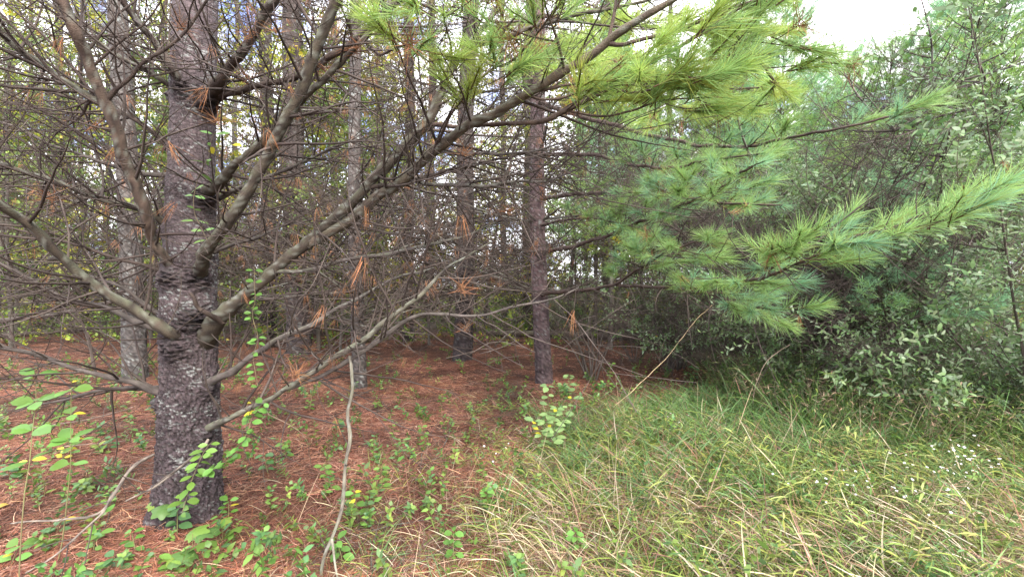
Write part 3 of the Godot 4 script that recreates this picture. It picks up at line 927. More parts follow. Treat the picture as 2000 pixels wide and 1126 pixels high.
func vine(list: Array, label: String, kind: String, n: int, s: float, opposite := true) -> void:
	var ctrl := []
	for q in list:
		var p := at(q.x, q.y, q.z)
		ctrl.append(Vector4(p.x, p.y, p.z, q.w))
	var sp := spline(ctrl, 0.03, 0.02)
	var pts: PackedVector3Array = sp[0]
	var t := thing("vine", label, "vine", pts[0])
	var b := buf()
	b.tube(pts, sp[1], 5, Color(0.1, 0.08, 0.05), Color(0.17, 0.14, 0.08))
	part("stem", b.mesh(M.twig), t, -t.position)
	for k in n:
		var i := int((k + rng.randf() * 0.6) / n * (pts.size() - 1))
		var a := rf(0, TAU)
		for j in (2 if opposite else 1):
			var out := Vector3(cos(a + j * PI), rf(-0.35, 0.3), sin(a + j * PI))
			put_leaf(kind if rng.randf() > 0.015 else "yellow", t, pts[i] - t.position + out * 0.006, out, Vector3(rf(-0.3, 0.3), 1, rf(0.5, 1.6)), s * rf(0.7, 1.15))

func grass_clump(n: int, high: float, spread: float, lean: float, hues: Array, wide: float, sag := 1.0) -> ArrayMesh:
	var b := buf()
	for k in n:
		var a := rf(0, TAU)
		var q := Vector3(cos(a), 0, sin(a)) * spread * sqrt(rng.randf())
		var d := Vector3(cos(a + rf(-0.8, 0.8)) * lean, 1, sin(a + rf(-0.8, 0.8)) * lean)
		b.strip(q, d, Vector3(d.x * 2.0 + rf(-1, 1), rf(-1.6, -0.2), d.z * 2.0 + rf(-1, 1)) * rf(0.2, 1.2) * sag, high * rf(0.5, 1.15), wide * rf(0.6, 1.3), 5, jit(hues[rng.randi() % hues.size()], 0.3), Vector3(cos(a * 3.0), 0.2, sin(a * 3.0)))
	return b.mesh(M.grass)

func aster(p: Vector3, high: float, heads: int, label: String) -> void:
	var t := thing("aster_plant", label, "wildflower", p, "white asters in the grass")
	var b := buf()
	var tops := []
	for k in 4:
		var path := curvy(Vector3(0, -0.02, 0), Vector3(rf(-0.7, 0.7), 1.0, rf(-0.7, 0.7)), high * rf(0.8, 1.15), 9, rv(0.6), 0.06)
		b.tube(path, taper(0.0028, 0.0012, 10), 4, Color(0.09, 0.1, 0.04), Color(0.14, 0.15, 0.06))
		for j in 9:
			b.leaflet(path[j], rv(1.0) + Vector3(0, 0.3, 0), Vector3.UP + rv(0.3), rf(0.03, 0.07), 0.012, jit(Color(0.1, 0.16, 0.045), 0.25))
		tops.append(path)
	part("stem", b.mesh(M.twig), t)
	for k in heads:
		var path: PackedVector3Array = tops[k % 4]
		var q: Vector3 = path[rng.randi_range(6, 9)] + rv(0.09) * Vector3(1, 0.5, 1)
		placed("flower", flower_mesh, t, along(q, Vector3(rf(-0.5, 0.5), 1, rf(0.0, 0.9)), rf(0.5, 0.8)))

var flower_mesh: ArrayMesh

func make_flower() -> ArrayMesh:
	var b := buf()
	for k in 11:
		var a := TAU * k / 11.0
		b.leaflet(Vector3.ZERO, Vector3(cos(a), 0.15, sin(a)), Vector3.UP, 0.013, 0.0048, Color(0.75, 0.75, 0.8), 0.0)
	b.tube(PackedVector3Array([Vector3(0, -0.012, 0), Vector3(0, 0.0, 0), Vector3(0, 0.003, 0), Vector3(0, 0.0045, 0)]), PackedFloat32Array([0.001, 0.0035, 0.003, 0.0006]), 6, Color(0.5, 0.36, 0.05), Color(0.5, 0.36, 0.05))
	return b.mesh(M.petal)

#PART3
# ---------------------------------------------------------------- the place
func edge(d: float) -> float:
	return -1.1 + (d - 2.24) * 0.36 if d < 5.2 else -0.03 + (d - 5.2) * 1.7

func meadow(x: float, z: float) -> float:
	var d := -z
	var wob := rough.get_noise_2d(x * 14.0, z * 14.0) * 0.7
	var far := 6.1 if x < 2.6 else 6.1 - (x - 2.6) * 0.4 if x < 3.6 else 5.7 + (x - 3.6) * 0.5
	return (0.25 * smoothstep(-0.9, 0.0, x - edge(d) + wob) + 0.75 * smoothstep(0.1, 1.5, x - edge(d) + wob)) * (1.0 - smoothstep(far - 0.7, far + 0.3, d + wob))

func ground() -> void:
	var b := buf()
	var n := 250
	for j in n + 1:
		var w := 2.0 * j / n - 1.0
		var z := -5.0 + signf(w) * pow(absf(w), 2.6) * 160.0
		for i in n + 1:
			var u := 2.0 * i / n - 1.0
			var x := signf(u) * pow(absf(u), 2.6) * 160.0
			b.v.append(Vector3(x, gy(x, z), z))
			var q := noise.get_noise_2d(x * 1.1, z * 1.1)
			var col := Color(0.15, 0.06, 0.038).lerp(Color(0.075, 0.036, 0.027), clampf(0.5 + q * 1.2, 0, 1))
			col = col.lerp(Color(0.14, 0.12, 0.06), meadow(x, z) * 0.8)
			var shrubby := smoothstep(2.2, 4.0, x + rough.get_noise_2d(x * 8.0, z * 8.0))
			col = col.lerp(Color(0.085, 0.07, 0.045), shrubby * (1.0 - meadow(x, z)) * 0.8)
			col = col.lerp(Color(0.1, 0.085, 0.05), smoothstep(13.0, 20.0, -z))
			b.c.append(col)
			var e := 0.06
			b.n.append(Vector3(gy(x - e, z) - gy(x + e, z), 2.0 * e, gy(x, z - e) - gy(x, z + e)).normalized())
	for j in n:
		for i in n:
			var p := j * (n + 1) + i
			b.f.append_array(PackedInt32Array([p, p + 1, p + n + 2, p, p + n + 2, p + n + 1]))
	var o := part("forest_floor", b.mesh(M.soil), self)
	o.set_meta("kind", "structure")
	tag(o, "rust-brown forest floor of fallen pine needles running into rough meadow", "ground")

func litter() -> void:
	var o := stuff("needle_litter", "fallen rust-brown pine needles covering the floor under the trees", "needle litter")
	for v in 3:
		var b := buf()
		for k in 66:
			var a := rf(0, TAU)
			var d := Vector3(cos(a), rf(-0.05, 0.22), sin(a))
			b.strip(Vector3(rf(-0.24, 0.24), rf(0.002, 0.016), rf(-0.24, 0.24)), d, Vector3(rf(-0.6, 0.6), -0.4, rf(-0.6, 0.6)), rf(0.09, 0.19), rf(0.002, 0.0048), 3, jit([Color(0.24, 0.095, 0.055), Color(0.31, 0.14, 0.09), Color(0.12, 0.048, 0.035), Color(0.42, 0.25, 0.17), Color(0.17, 0.065, 0.045)][rng.randi() % 5], 0.25), Vector3(d.z, 3.0, -d.x))
		var ts := []
		var cs := []
		for k in 2300:
			var dd := 1.4 + 12.5 * pow(rng.randf(), 1.4)
			var x := rf(-1.25, 0.75) * dd
			if x > 0 and rng.randf() < meadow(x, -dd) * 0.6:
				continue
			if smoothstep(2.2, 4.0, x) > rng.randf():
				continue
			ts.append(Transform3D(Basis(Vector3.UP, rf(0, TAU)) * Basis(Vector3.RIGHT, rf(-0.06, 0.06)), Vector3(x, gy(x, -dd), -dd)))
			var s := rf(0.65, 1.2) * clampf(0.92 + 0.9 * noise.get_noise_2d(x * 0.7, dd * 0.7), 0.5, 1.3)
			cs.append(Color(s, s * rf(0.92, 1.08), s * rf(0.9, 1.1)))
		many("needles", b.mesh(M.litter), ts, cs, o)
	# dry leaves of the broad-leaved trees
	var b2 := buf()
	b2.leaf(Vector3(0, 0.008, 0), Vector3(0, 0.1, -1).normalized(), Vector3.UP, 0.06, 0.035, Color(1, 1, 1), 0.5, 0.5)
	var ts2 := []
	var cs2 := []
	for k in 420:
		var dd := 2.0 + 11.0 * pow(rng.randf(), 1.1)
		var x := rf(-1.2, 0.9) * dd
		if k < 120:
			x = rf(2.6, 4.6)
			dd = rf(5.7, 8.0)
		ts2.append(Transform3D(Basis.from_euler(Vector3(rf(-0.4, 0.4), rf(0, TAU), rf(-0.4, 0.4))).scaled(Vector3.ONE * rf(0.6, 1.3)), Vector3(x, gy(x, -dd) + 0.008, -dd)))
		cs2.append([Color(0.3, 0.17, 0.1), Color(0.38, 0.27, 0.2), Color(0.2, 0.12, 0.08), Color(0.45, 0.33, 0.08)][rng.randi() % 4])
	for v in 3:
		var ts3 := []
		for k in 60:
			var dd := 2.0 + 10.0 * rng.randf()
			var x := rf(-1.2, 0.2) * dd
			ts3.append(Transform3D((Basis(Vector3.UP, rf(0, TAU)) * Basis(Vector3.RIGHT, rf(-0.15, 0.15))).scaled(Vector3(0.3, 0.12, 0.3) * rf(0.6, 1.6)), Vector3(x, gy(x, -dd) + 0.012, -dd)))
		many("fallen_twigs", dead_meshes[v * 2 + 1], ts3, [], o)
	many("dry_leaves", b2.mesh(M.leaf), ts2, cs2, stuff("dry_leaf_litter", "scattered dry brown leaves lying among the needles", "leaf litter"))

func herb(hues: Array, high: float) -> ArrayMesh:
	# a few upright stems set with narrow pointed leaves
	var b := buf()
	for j in 3:
		var path := curvy(Vector3(rf(-0.08, 0.08), 0, rf(-0.08, 0.08)), Vector3(rf(-0.7, 0.7), 1, rf(-0.7, 0.7)), high * rf(0.7, 1.2), 7, rv(0.5), 0.08)
		b.tube(path, taper(0.0022, 0.001, 8), 3, hues[0] * 0.7, hues[1] * 0.8)
		for k in 9:
			var i := 1 + k % 7
			var a := k * 2.4 + rf(-0.4, 0.4)
			b.leaflet(path[i], Vector3(cos(a), rf(0.1, 0.7), sin(a)).normalized(), Vector3.UP + rv(0.3), rf(0.06, 0.11), rf(0.006, 0.012), jit(hues[rng.randi() % hues.size()], 0.28), rf(0.1, 0.5))
	return b.mesh(M.grass)

func grass() -> void:
	var green := [Color(0.11, 0.17, 0.04), Color(0.15, 0.21, 0.05), Color(0.2, 0.24, 0.06), Color(0.085, 0.15, 0.06)]
	var lush := [Color(0.075, 0.15, 0.05), Color(0.1, 0.18, 0.06), Color(0.12, 0.2, 0.085)]
	var straw := [Color(0.34, 0.26, 0.18), Color(0.27, 0.19, 0.14), Color(0.37, 0.3, 0.21), Color(0.18, 0.11, 0.085)]
	var lime := [Color(0.2, 0.24, 0.07), Color(0.25, 0.27, 0.1), Color(0.16, 0.21, 0.06)]
	var kinds := [
		grass_clump(22, 0.25, 0.15, 1.1, green + [straw[0], straw[3]], 0.0068),
		grass_clump(22, 0.2, 0.16, 1.6, green + straw, 0.0062),
		grass_clump(30, 0.28, 0.18, 2.4, straw + [green[1]], 0.0045),
		grass_clump(22, 0.27, 0.13, 0.9, lush, 0.0075),
		herb(lime, 0.26),
		grass_clump(9, 0.38, 0.12, 0.7, green + [straw[2]], 0.006),
		herb(green, 0.22),
		grass_clump(5, 0.5, 0.2, 0.9, straw, 0.0045, 0.45),
	]
	var ts := [[], [], [], [], [], [], [], []]
	var cs := [[], [], [], [], [], [], [], []]
	var made := 0
	while made < 7000:
		var d := 0.9 + 6.2 * pow(rng.randf(), 0.85)
		var x := rf(-0.62, 1.5) * d
		var m := meadow(x, -d)
		if rng.randf() > m:
			if rng.randf() > 0.006 or x < -1.3 * d:
				continue
		made += 1
		var q := noise.get_noise_2d(x * 1.0, -d * 1.0)
		var deep := smoothstep(3.6, 5.0, d) * smoothstep(1.0, 2.2, x)
		var k := 0
		var roll := rng.randf()
		if roll < 0.55 * deep:
			k = 3
		elif q > 0.12 and roll < 0.75:
			k = (4 if roll < 0.15 else (6 if roll < 0.24 else (3 if roll < 0.34 else 0))) if x > 0.9 else 1
		elif q < -0.08 and roll < 0.75:
			k = 2 if roll < 0.6 else 7
		elif roll > 0.93:
			k = 5
		else:
			k = [0, 1, 2, 0, 6, 1, 7, 2, 0, 1, 3][rng.randi() % 11]
		if rng.randf() < 0.55 * smoothstep(3.2, 2.2, d) * smoothstep(1.2, 2.4, x) or (d < 2.6 and rng.randf() < 0.2):
			k = 2
		if (k == 2 or k == 7) and d > 2.9 and x > 0.3 and rng.randf() < 0.6:
			k = 3 if rng.randf() < 0.5 else 0
		if d < 1.7 and k == 5:
			k = 1
		var s := rf(0.5, 1.45) * lerpf(0.6, 1.0, smoothstep(0.0, 2.2, x - edge(d)))
		if d < 1.8:
			s *= 0.65
		ts[k].append(Transform3D(Basis(Vector3.UP, rf(0, TAU)).scaled(Vector3.ONE * s), Vector3(x, gy(x, -d) - 0.01, -d)))
		var g := rf(0.85, 1.5)
		cs[k].append(Color(g * rf(0.9, 1.15), g, g * rf(0.85, 1.1)))
	var o := stuff("meadow_grass", "rough green and straw-coloured grass of the meadow corner", "grass")
	for k in 8:
		many("blades", kinds[k], ts[k], cs[k], o)
	# taller weeds where the meadow runs up to the thicket
	var w := stuff("tall_weeds", "tall tangled weeds along the foot of the thicket at right", "weeds")
	for v in 4:
		var m: ArrayMesh = herb([lush[0], green[1], green[0]], 0.55) if v < 2 else (herb([straw[1], straw[0], straw[3]], 0.5) if v == 2 else grass_clump(10, 0.6, 0.15, 0.6, lush + green, 0.008))
		var wt := []
		var wc := []
		for k in 300:
			var x := rf(2.9, 7.5)
			var d := rf(3.9, 6.0) + (0.4 if x < 3.6 else 0.0) - 0.12 * (x - 3.0)
			wt.append(Transform3D(Basis(Vector3.UP, rf(0, TAU)).scaled(Vector3.ONE * rf(0.6, 1.5)), Vector3(x, gy(x, -d) - 0.01, -d)))
			var g := rf(0.8, 1.4)
			wc.append(Color(g, g, g))
		many("weeds", m, wt, wc, w)

func cover() -> void:
	# small-leaved herbs among the grass and on the needles
	var hues := [Color(0.11, 0.2, 0.045), Color(0.16, 0.26, 0.055), Color(0.09, 0.17, 0.065)]
	var o := stuff("ground_herbs", "small green leafy herbs low among grass and needles", "ground cover")
	for v in 3:
		var m := make_spray(0.052, 0.026, 10, hues, v == 1, Color(0.09, 0.08, 0.03), 0.2)
		var ts := []
		var cs := []
		for k in 620:
			var d := 1.6 + 7.5 * pow(rng.randf(), 0.9)
			var x := rf(-1.2, 1.2) * d
			var near_edge := exp(-pow((x - edge(d) + 0.3) / 1.0, 2.0))
			if rng.randf() > 0.3 + 0.7 * near_edge + 0.35 * smoothstep(-0.5, -1.0, x / d):
				continue
			ts.append(along(Vector3(x, gy(x, -d), -d), Vector3(rf(-0.9, 0.9), 1, rf(-0.9, 0.9)), rf(0.6, 1.3)))
			var g := rf(0.75, 1.3)
			cs.append(Color(g * rf(0.85, 1.2), g, g))
		many("herbs", m, ts, cs, o)

func far_wood(olive: Array, yellow: Array) -> void:
	var o := stuff("far_wood", "distant mass of woodland leaves closing the view behind the trunks", "woodland")
	for v in 4:
		var ts := []
		var cs := []
		for k in 5200:
			var d := rf(22, 44)
			var x := rf(-1.75, 1.7) * d
			var top := (0.62 if x < 0.25 * d else 0.42) * d + rough.get_noise_2d(x * 3.0, 5.0) * 6.0
			var y := top * pow(rng.randf(), 1.3)
			if x < 0.3 * d and y > 0.12 * d and rng.randf() < 0.75:
				continue
			ts.append(along(Vector3(x, y, -d), Vector3(rf(-1, 1), rf(-0.6, 0.8), rf(-1, 1)), rf(2.6, 5.0)))
			var g := rf(0.7, 1.3)
			cs.append(Color(g * rf(0.85, 1.2), g, g * rf(0.8, 1.1)))
		many("leaves", ([olive[0], olive[1], yellow[0], yellow[1]])[v], ts, cs, o)
	var u := stuff("undergrowth", "tangled low green undergrowth and brush between the far trunks", "undergrowth")
	for v in 4:
		var ts := []
		var cs := []
		for k in 1500:
			var d := rf(10.5, 24)
			var x := rf(-1.4, 1.4) * d
			var y := 1.5 * pow(rng.randf(), 1.6) * (1.0 if x > -d * 0.2 else 1.4)
			ts.append(along(Vector3(x, y, -d), Vector3(rf(-1, 1), rf(-0.1, 1), rf(-1, 1)), rf(0.9, 2.0)))
			var g := rf(0.7, 1.3)
			cs.append(Color(g * rf(0.85, 1.2), g, g * rf(0.8, 1.1)))
		many("leaves", ([olive[0], olive[1], yellow[0], olive[0]])[v], ts, cs, u)
	for v in 4:
		var ts := []
		for k in 220:
			var d := rf(10.0, 24)
			var x := rf(-1.3, 1.2) * d
			var y := 3.6 * rng.randf()
			ts.append(Transform3D((Basis(Vector3.UP, rf(0, TAU)) * Basis(Vector3.BACK, rf(-0.5, 1.0))).scaled(Vector3.ONE * rf(0.8, 1.7)), Vector3(x, y, -d)))
		many("brushwood", dead_meshes[v * 2 + 1], ts, [], u)

func log_on_ground(called: String, list: Array, r0: float, r1: float, label: String, col: Color, twig_n := 6) -> void:
	var ctrl := []
	for k in list.size():
		var p: Vector3 = list[k]
		ctrl.append(Vector4(p.x, p.y, p.z, lerpf(r0, r1, float(k) / (list.size() - 1))))
	var sp := spline(ctrl, 0.06, 0.02)
	var t := thing(called, label, "fallen branch" if r0 < 0.05 else "fallen log", Vector3(ctrl[0].x, ctrl[0].y, ctrl[0].z))
	var b := buf()
	b.tube(sp[0], sp[1], 10 if r0 > 0.05 else 6, col, col * 2.2, LICH, 0.25)
	var e: int = sp[0].size() - 1
	b.disc(sp[0][0], (sp[0][0] - sp[0][1]).normalized(), sp[1][0], 10 if r0 > 0.05 else 6, Color(0.25, 0.17, 0.1))
	b.disc(sp[0][e], (sp[0][e] - sp[0][e - 1]).normalized(), sp[1][e], 10 if r0 > 0.05 else 6, Color(0.25, 0.17, 0.1))
	part("stem", b.mesh(M.limb), t, -t.position)
	var b2 := buf()
	var tips := []
	twigs(b2, sp[0], sp[1], twig_n, 0.1, 0.95, 0.25, 0.7, 1, tips)
	part("twigs", b2.mesh(M.twig), t, -t.position).set_meta("kind", "stuff")

func _ready() -> void:
	rng.seed = 77
	noise.seed = 5
	noise.frequency = 1.0
	noise.fractal_octaves = 2
	rough.seed = 9
	rough.frequency = 0.05
	# --- camera, sky, sun, exposure
	var cam := Camera3D.new()
	cam.name = "camera"
	cam.position = Vector3(0, EYE, 0)
	cam.fov = rad_to_deg(2.0 * atan(563.0 / F))
	cam.near = 0.05
	cam.far = 600.0
	add_child(cam)
	cam.current = true
	var env := Environment.new()
	env.background_mode = Environment.BG_SKY
	env.sky = make_sky()
	env.background_energy_multiplier = 1.0
	env.tonemap_mode = Environment.TONE_MAPPER_LINEAR
	env.tonemap_exposure = 5.5
	env.sdfgi_enabled = true
	env.ssao_enabled = true
	env.ssil_enabled = true
	var we := WorldEnvironment.new()
	we.name = "environment"
	we.environment = env
	add_child(we)
	var sun := DirectionalLight3D.new()
	sun.name = "sun"
	sun.light_color = Color(1.0, 0.96, 0.9)
	sun.light_energy = 0.5
	sun.light_angular_distance = 25.0
	sun.shadow_enabled = true
	sun.rotation_degrees = Vector3(-36, 28, 0)
	add_child(sun)
	materials()
	# --- shared shapes
	var lime := Color(0.33, 0.46, 0.12)
	var green := Color(0.26, 0.41, 0.14)
	var blue := Color(0.23, 0.41, 0.24)
	tuft_meshes["lime"] = [live_tuft(lime, 66, 66), live_tuft(lime * 1.1, 60, 80), live_tuft(Color(0.32, 0.38, 0.08), 62, 55)]
	tuft_meshes["green"] = [live_tuft(green, 64, 60), live_tuft(green * 1.15, 60, 75)]
	tuft_meshes["blue"] = [live_tuft(blue, 66, 55), live_tuft(blue * 1.2, 60, 65), live_tuft(Color(0.31, 0.47, 0.19), 64, 50)]
	tuft_meshes["brown"] = [brown_tuft(20, 0.8), brown_tuft(14, 0.95), brown_tuft(48, 0.3)]
	for k in 10:
		dead_meshes.append(make_dead_branch(k))
	var boughs := [make_bough([lime, green * 1.2]), make_bough([green * 1.2, blue * 1.2]), make_bough([green * 1.3, lime]), make_bough([blue * 1.3])]
	var olive := [make_spray(0.058, 0.03, 13, [Color(0.12, 0.19, 0.04), Color(0.17, 0.23, 0.05)]), make_spray(0.05, 0.03, 15, [Color(0.1, 0.17, 0.05), Color(0.15, 0.21, 0.055)])]
	var yellow := [make_spray(0.065, 0.036, 11, [Color(0.34, 0.34, 0.04), Color(0.24, 0.3, 0.05)]), make_spray(0.06, 0.034, 12, [Color(0.4, 0.34, 0.04), Color(0.28, 0.32, 0.05), Color(0.18, 0.25, 0.04)])]
	var silver := []
	for k in 5:
		silver.append(make_spray(0.062, 0.021, 15, [Color(0.13, 0.22, 0.085), Color(0.17, 0.26, 0.11), Color(0.23, 0.3, 0.18)] + ([Color(0.4, 0.24, 0.03)] if false else []), false, Color(0.11, 0.09, 0.07)))
	flower_mesh = make_flower()
	leaf_set("green", Color(0.13, 0.24, 0.05), 0.078, 0.042)
	leaf_set("bright", Color(0.11, 0.225, 0.045), 0.075, 0.042)
	leaf_set("dark", Color(0.075, 0.16, 0.06), 0.08, 0.044)
	leaf_set("silver", Color(0.2, 0.32, 0.13), 0.1, 0.062)
	leaf_set("yellow", Color(0.5, 0.43, 0.04), 0.07, 0.038)
	leaf_set("narrow", Color(0.13, 0.24, 0.075), 0.085, 0.025)
	leaf_set("broad", Color(0.12, 0.235, 0.05), 0.13, 0.075)
	# --- the setting
	ground()
	litter()
	grass()
	cover()
	far_wood(olive, yellow)
	# --- the pines
	main_pine()
	var scaly := look(Color(0.05, 0.04, 0.041), Color(0.08, 0.064, 0.061), 0.05, 1.6, 0.016, 0.3)
	var grey := look(Color(0.085, 0.076, 0.074), Color(0.115, 0.102, 0.096), 0.4, 1.2, 0.01, 0.25)
	var warm := look(Color(0.07, 0.05, 0.052), Color(0.135, 0.09, 0.092), 0.08, 0.7, 0.01, 0.3)
	var dark := look(Color(0.038, 0.03, 0.029), Color(0.062, 0.05, 0.047), 0.05, 1.6, 0.01, 0.2)
	pine(265, 738, 50, 232, grey, "grey lichen-speckled pine trunk close behind the left of the large foreground pine", "", 1.2, 5, 1.4)
	pine(582, 690, 46, 568, scaly, "thick dark scaly pine trunk with a mossy foot, beside a thinner dark one", "", 1.75, 7, 1.5)
	pine(525, 660, 32, 520, dark, "dark slender pine trunk just left of the thick scaly trunk", "", 1.75, 7, 1.4)
	pine(700, 758, 27, 690, look(Color(0.07, 0.06, 0.058), Color(0.095, 0.082, 0.078), 0.2, 1.2, 0.01, 0.25), "slim grey pale-mottled pine trunk behind the propped dead stick", "", 1.0, 7, 1.4)
	pine(797, 668, 23, 800, dark.duplicate(), "short-looking dark pine trunk between the slim grey trunk and the central one", "", 1.75, 7, 1.4)
	pine(902, 705, 36, 918, scaly.duplicate(), "straight central pine trunk with flared foot and dead snags", "", 1.4, 9, 1.6)
	var t8 := pine(1060, 750, 32, 1046, warm, "reddish-purple smooth pine trunk bearing the blue-green boughs at right", "", 1.4, 7, 1.3)
	pine(1033, 632, 26, 1036, dark.duplicate(), "dark pine trunk half hidden behind the reddish-purple one", "", 0.9, 6, 1.7)
	pine(1847, 668, 24, 1880, grey.duplicate(), "grey trunk glimpsed through the leafy thicket at far right", "", 1.2, 5, 1.0, "pine_tree", 3.6)
	# slender trunks deeper in the stand
	var deep := [[25, 632, 14, 20], [72, 640, 12, 60], [118, 622, 20, 112], [205, 632, 13, 215], [318, 640, 17, 322], [455, 628, 12, 462], [655, 640, 15, 650], [742, 628, 12, 735], [838, 628, 18, 845], [985, 628, 12, 980], [1180, 636, 13, 1190], [1300, 628, 12, 1310], [168, 640, 12, 150], [405, 632, 11, 400]]
	for q in deep:
		pine(q[0], q[1], q[2], q[3], (dark if q[0] % 2 == 0 else grey).duplicate(), "slender dark pine trunk deep in the stand, veiled by dead twigs" if q[0] % 2 == 0 else "slender greyish pine trunk deep in the stand, veiled by dead twigs", "slender dark pine trunks deep in the stand" if q[0] % 2 == 0 else "slender greyish pine trunks deep in the stand", 1.2, 4, 1.5)
	# living boughs of the reddish pine
	var V := func(a, b, c, d): return Vector4(a, b, c, d)
	var t8b := [
		[[V.call(1058, 577, 6.6, 13), V.call(1075, 572, 6.45, 13), V.call(1160, 565, 5.8, 11), V.call(1200, 557, 5.2, 10), V.call(1290, 561, 4.4, 10), V.call(1400, 553, 3.4, 10), V.call(1480, 543, 2.8, 11), V.call(1540, 525, 2.5, 9), V.call(1600, 500, 2.3, 7), V.call(1640, 485, 2.2, 5)], 9, 0.72],
		[[V.call(1480, 545, 2.8, 9), V.call(1530, 512, 2.55, 9), V.call(1600, 485, 2.35, 8), V.call(1700, 455, 2.2, 7), V.call(1780, 430, 2.1, 6), V.call(1880, 400, 2.0, 5), V.call(1950, 380, 1.95, 4)], 9, 0.25],
		[[V.call(1058, 492, 6.6, 13), V.call(1130, 478, 6.0, 12), V.call(1190, 458, 5.3, 11), V.call(1260, 430, 4.6, 10), V.call(1330, 400, 3.9, 9), V.call(1400, 370, 3.3, 8), V.call(1450, 338, 2.8, 7), V.call(1490, 318, 2.6, 5)], 13, 0.35],
		[[V.call(1056, 388, 6.6, 13), V.call(1120, 380, 6.1, 12), V.call(1200, 375, 5.2, 11), V.call(1280, 372, 4.4, 9), V.call(1370, 388, 3.5, 8), V.call(1440, 398, 3.0, 7), V.call(1530, 400, 2.7, 5)], 13, 0.3],
		[[V.call(1055, 302, 6.6, 13), V.call(1150, 302, 5.8, 11), V.call(1230, 320, 5.0, 10), V.call(1310, 328, 4.3, 9), V.call(1390, 312, 3.6, 7), V.call(1490, 300, 3.1, 5)], 9, 0.45],
		[[V.call(1200, 557, 5.2, 8), V.call(1240, 530, 4.5, 8), V.call(1290, 500, 3.8, 7), V.call(1345, 475, 3.3, 6), V.call(1410, 455, 3.0, 4)], 11, 0.2],
		[[V.call(1310, 560, 4.2, 7), V.call(1390, 575, 3.4, 6), V.call(1450, 592, 3.1, 5), V.call(1510, 606, 2.8, 4)], 7, 0.35],
		[[V.call(1052, 200, 6.6, 13), V.call(1180, 240, 5.4, 12), V.call(1380, 285, 4.1, 10), V.call(1540, 270, 3.4, 9), V.call(1680, 240, 3.0, 7), V.call(1850, 205, 2.8, 5)], 6, 0.5],
		[[V.call(1052, 130, 6.6, 13), V.call(1150, 130, 5.4, 11), V.call(1300, 150, 4.2, 9), V.call(1420, 172, 3.3, 7), V.call(1530, 165, 2.9, 5)], 16, 0.25],
		[[V.call(1050, 30, 6.6, 13), V.call(1200, 45, 5.0, 10), V.call(1350, 60, 3.6, 8), V.call(1490, 62, 2.9, 5)], 15, 0.25],
		[[V.call(1052, 90, 6.6, 11), V.call(1120, 100, 5.0, 9), V.call(1200, 120, 3.7, 8), V.call(1290, 190, 2.9, 6), V.call(1380, 215, 2.6, 4)], 14, 0.3],
		[[V.call(1050, 70, 6.6, 11), V.call(1060, 80, 5.0, 9), V.call(1080, 100, 3.7, 8), V.call(1110, 130, 2.9, 6), V.call(1150, 150, 2.6, 4)], 12, 0.35],
		[[V.call(1058, 440, 6.6, 9), V.call(1100, 430, 6.1, 8), V.call(1160, 425, 5.4, 7), V.call(1230, 440, 4.6, 6), V.call(1290, 455, 4.0, 4)], 8, 0.3],
	]
	var tufts := []
	for q in t8b:
		for j in q[0].size():
			q[0][j].w *= 0.72
		var l := limb(t8, q[0], Color(0.04, 0.028, 0.026), Color(0.1, 0.065, 0.055), 0.15, 8)
		var got := []
		shoots(l.b, l.pts, l.rad, int(q[1] * 1.2), q[2], 0.3, 0.7, 1, got, 0.04)
		twigs(l.b, l.pts, l.rad, 12, 0.1, 0.85, 0.25, 0.7, 1, l.tips)
		var o := finish(l, "bough", 1)
		var yellowish: bool = q[0][0].y < 150.0
		for k in got:
			tufts.append([k[0], 3 if yellowish and k[1] < 2 else k[1], o])
	hang(t8, tufts, ["blue", "green", "brown", "lime"], 290)
	# young pines at the open edge
	var edge_pines := "young pines standing beyond the thicket at right"
	young_pine(1530, 9.0, 7.2, "pale green young pine left of the sky gap, behind the lime needle fan", edge_pines, boughs, 1.6)
	young_pine(1740, 9.0, 6.5, "young pine behind the thicket whose tip stands below the white sky gap", edge_pines, boughs, 1.7)
	young_pine(1960, 7.5, 7.6, "young pine reaching up into the top right corner", edge_pines, boughs, 1.7)
	young_pine(1400, 12.0, 8.5, "tall young pine behind the foreground limbs, left of the sky gap", edge_pines, boughs, 1.6)
	young_pine(2150, 8.0, 6.0, "young pine just beyond the right edge of the thicket", edge_pines, boughs, 1.7)
	young_pine(1190, 10.5, 8.6, "young pine filling the gap just right of the reddish-purple trunk", edge_pines, boughs, 1.2)
	young_pine(1250, 14.0, 8.5, "young pine far behind the reddish-purple trunk", edge_pines, boughs, 1.6)
	young_pine(1640, 11.5, 7.5, "young pine far back, filling between the two nearer pines at the sky gap", edge_pines, boughs, 1.8)
	young_pine(1850, 8.6, 6.8, "young pine between the tall leafy shrub and the corner pine", edge_pines, boughs, 1.7)
	young_pine(1440, 10.0, 7.8, "young pine behind the brown twig mass", edge_pines, boughs, 1.7)
	young_pine(1730, 4.9, 2.6, "small young pine holding blue-green tufts inside the leafy thicket", "", [boughs[1], boughs[3]], 0.75, 0.5, 0.03)
	# --- broad-leaved trees behind
	for k in 46:
		var d := rf(9.5, 21.0)
		var x := rf(-1.35, 0.35 if k % 3 == 0 else -0.25) * d
		leafy_tree(Vector3(x, gy(x, -d), -d), rf(6.5, 13.0), rf(0.8, 2.5), rf(1.3, 2.4), 330, yellow if k % 2 == 0 else olive, "thin broad-leaved tree with yellowing leaves behind the pines" if k % 2 == 0 else "thin broad-leaved tree with still green leaves behind the pines", "thin yellowing broad-leaved trees behind the pines" if k % 2 == 0 else "thin green broad-leaved trees behind the pines", rf(0.035, 0.07))
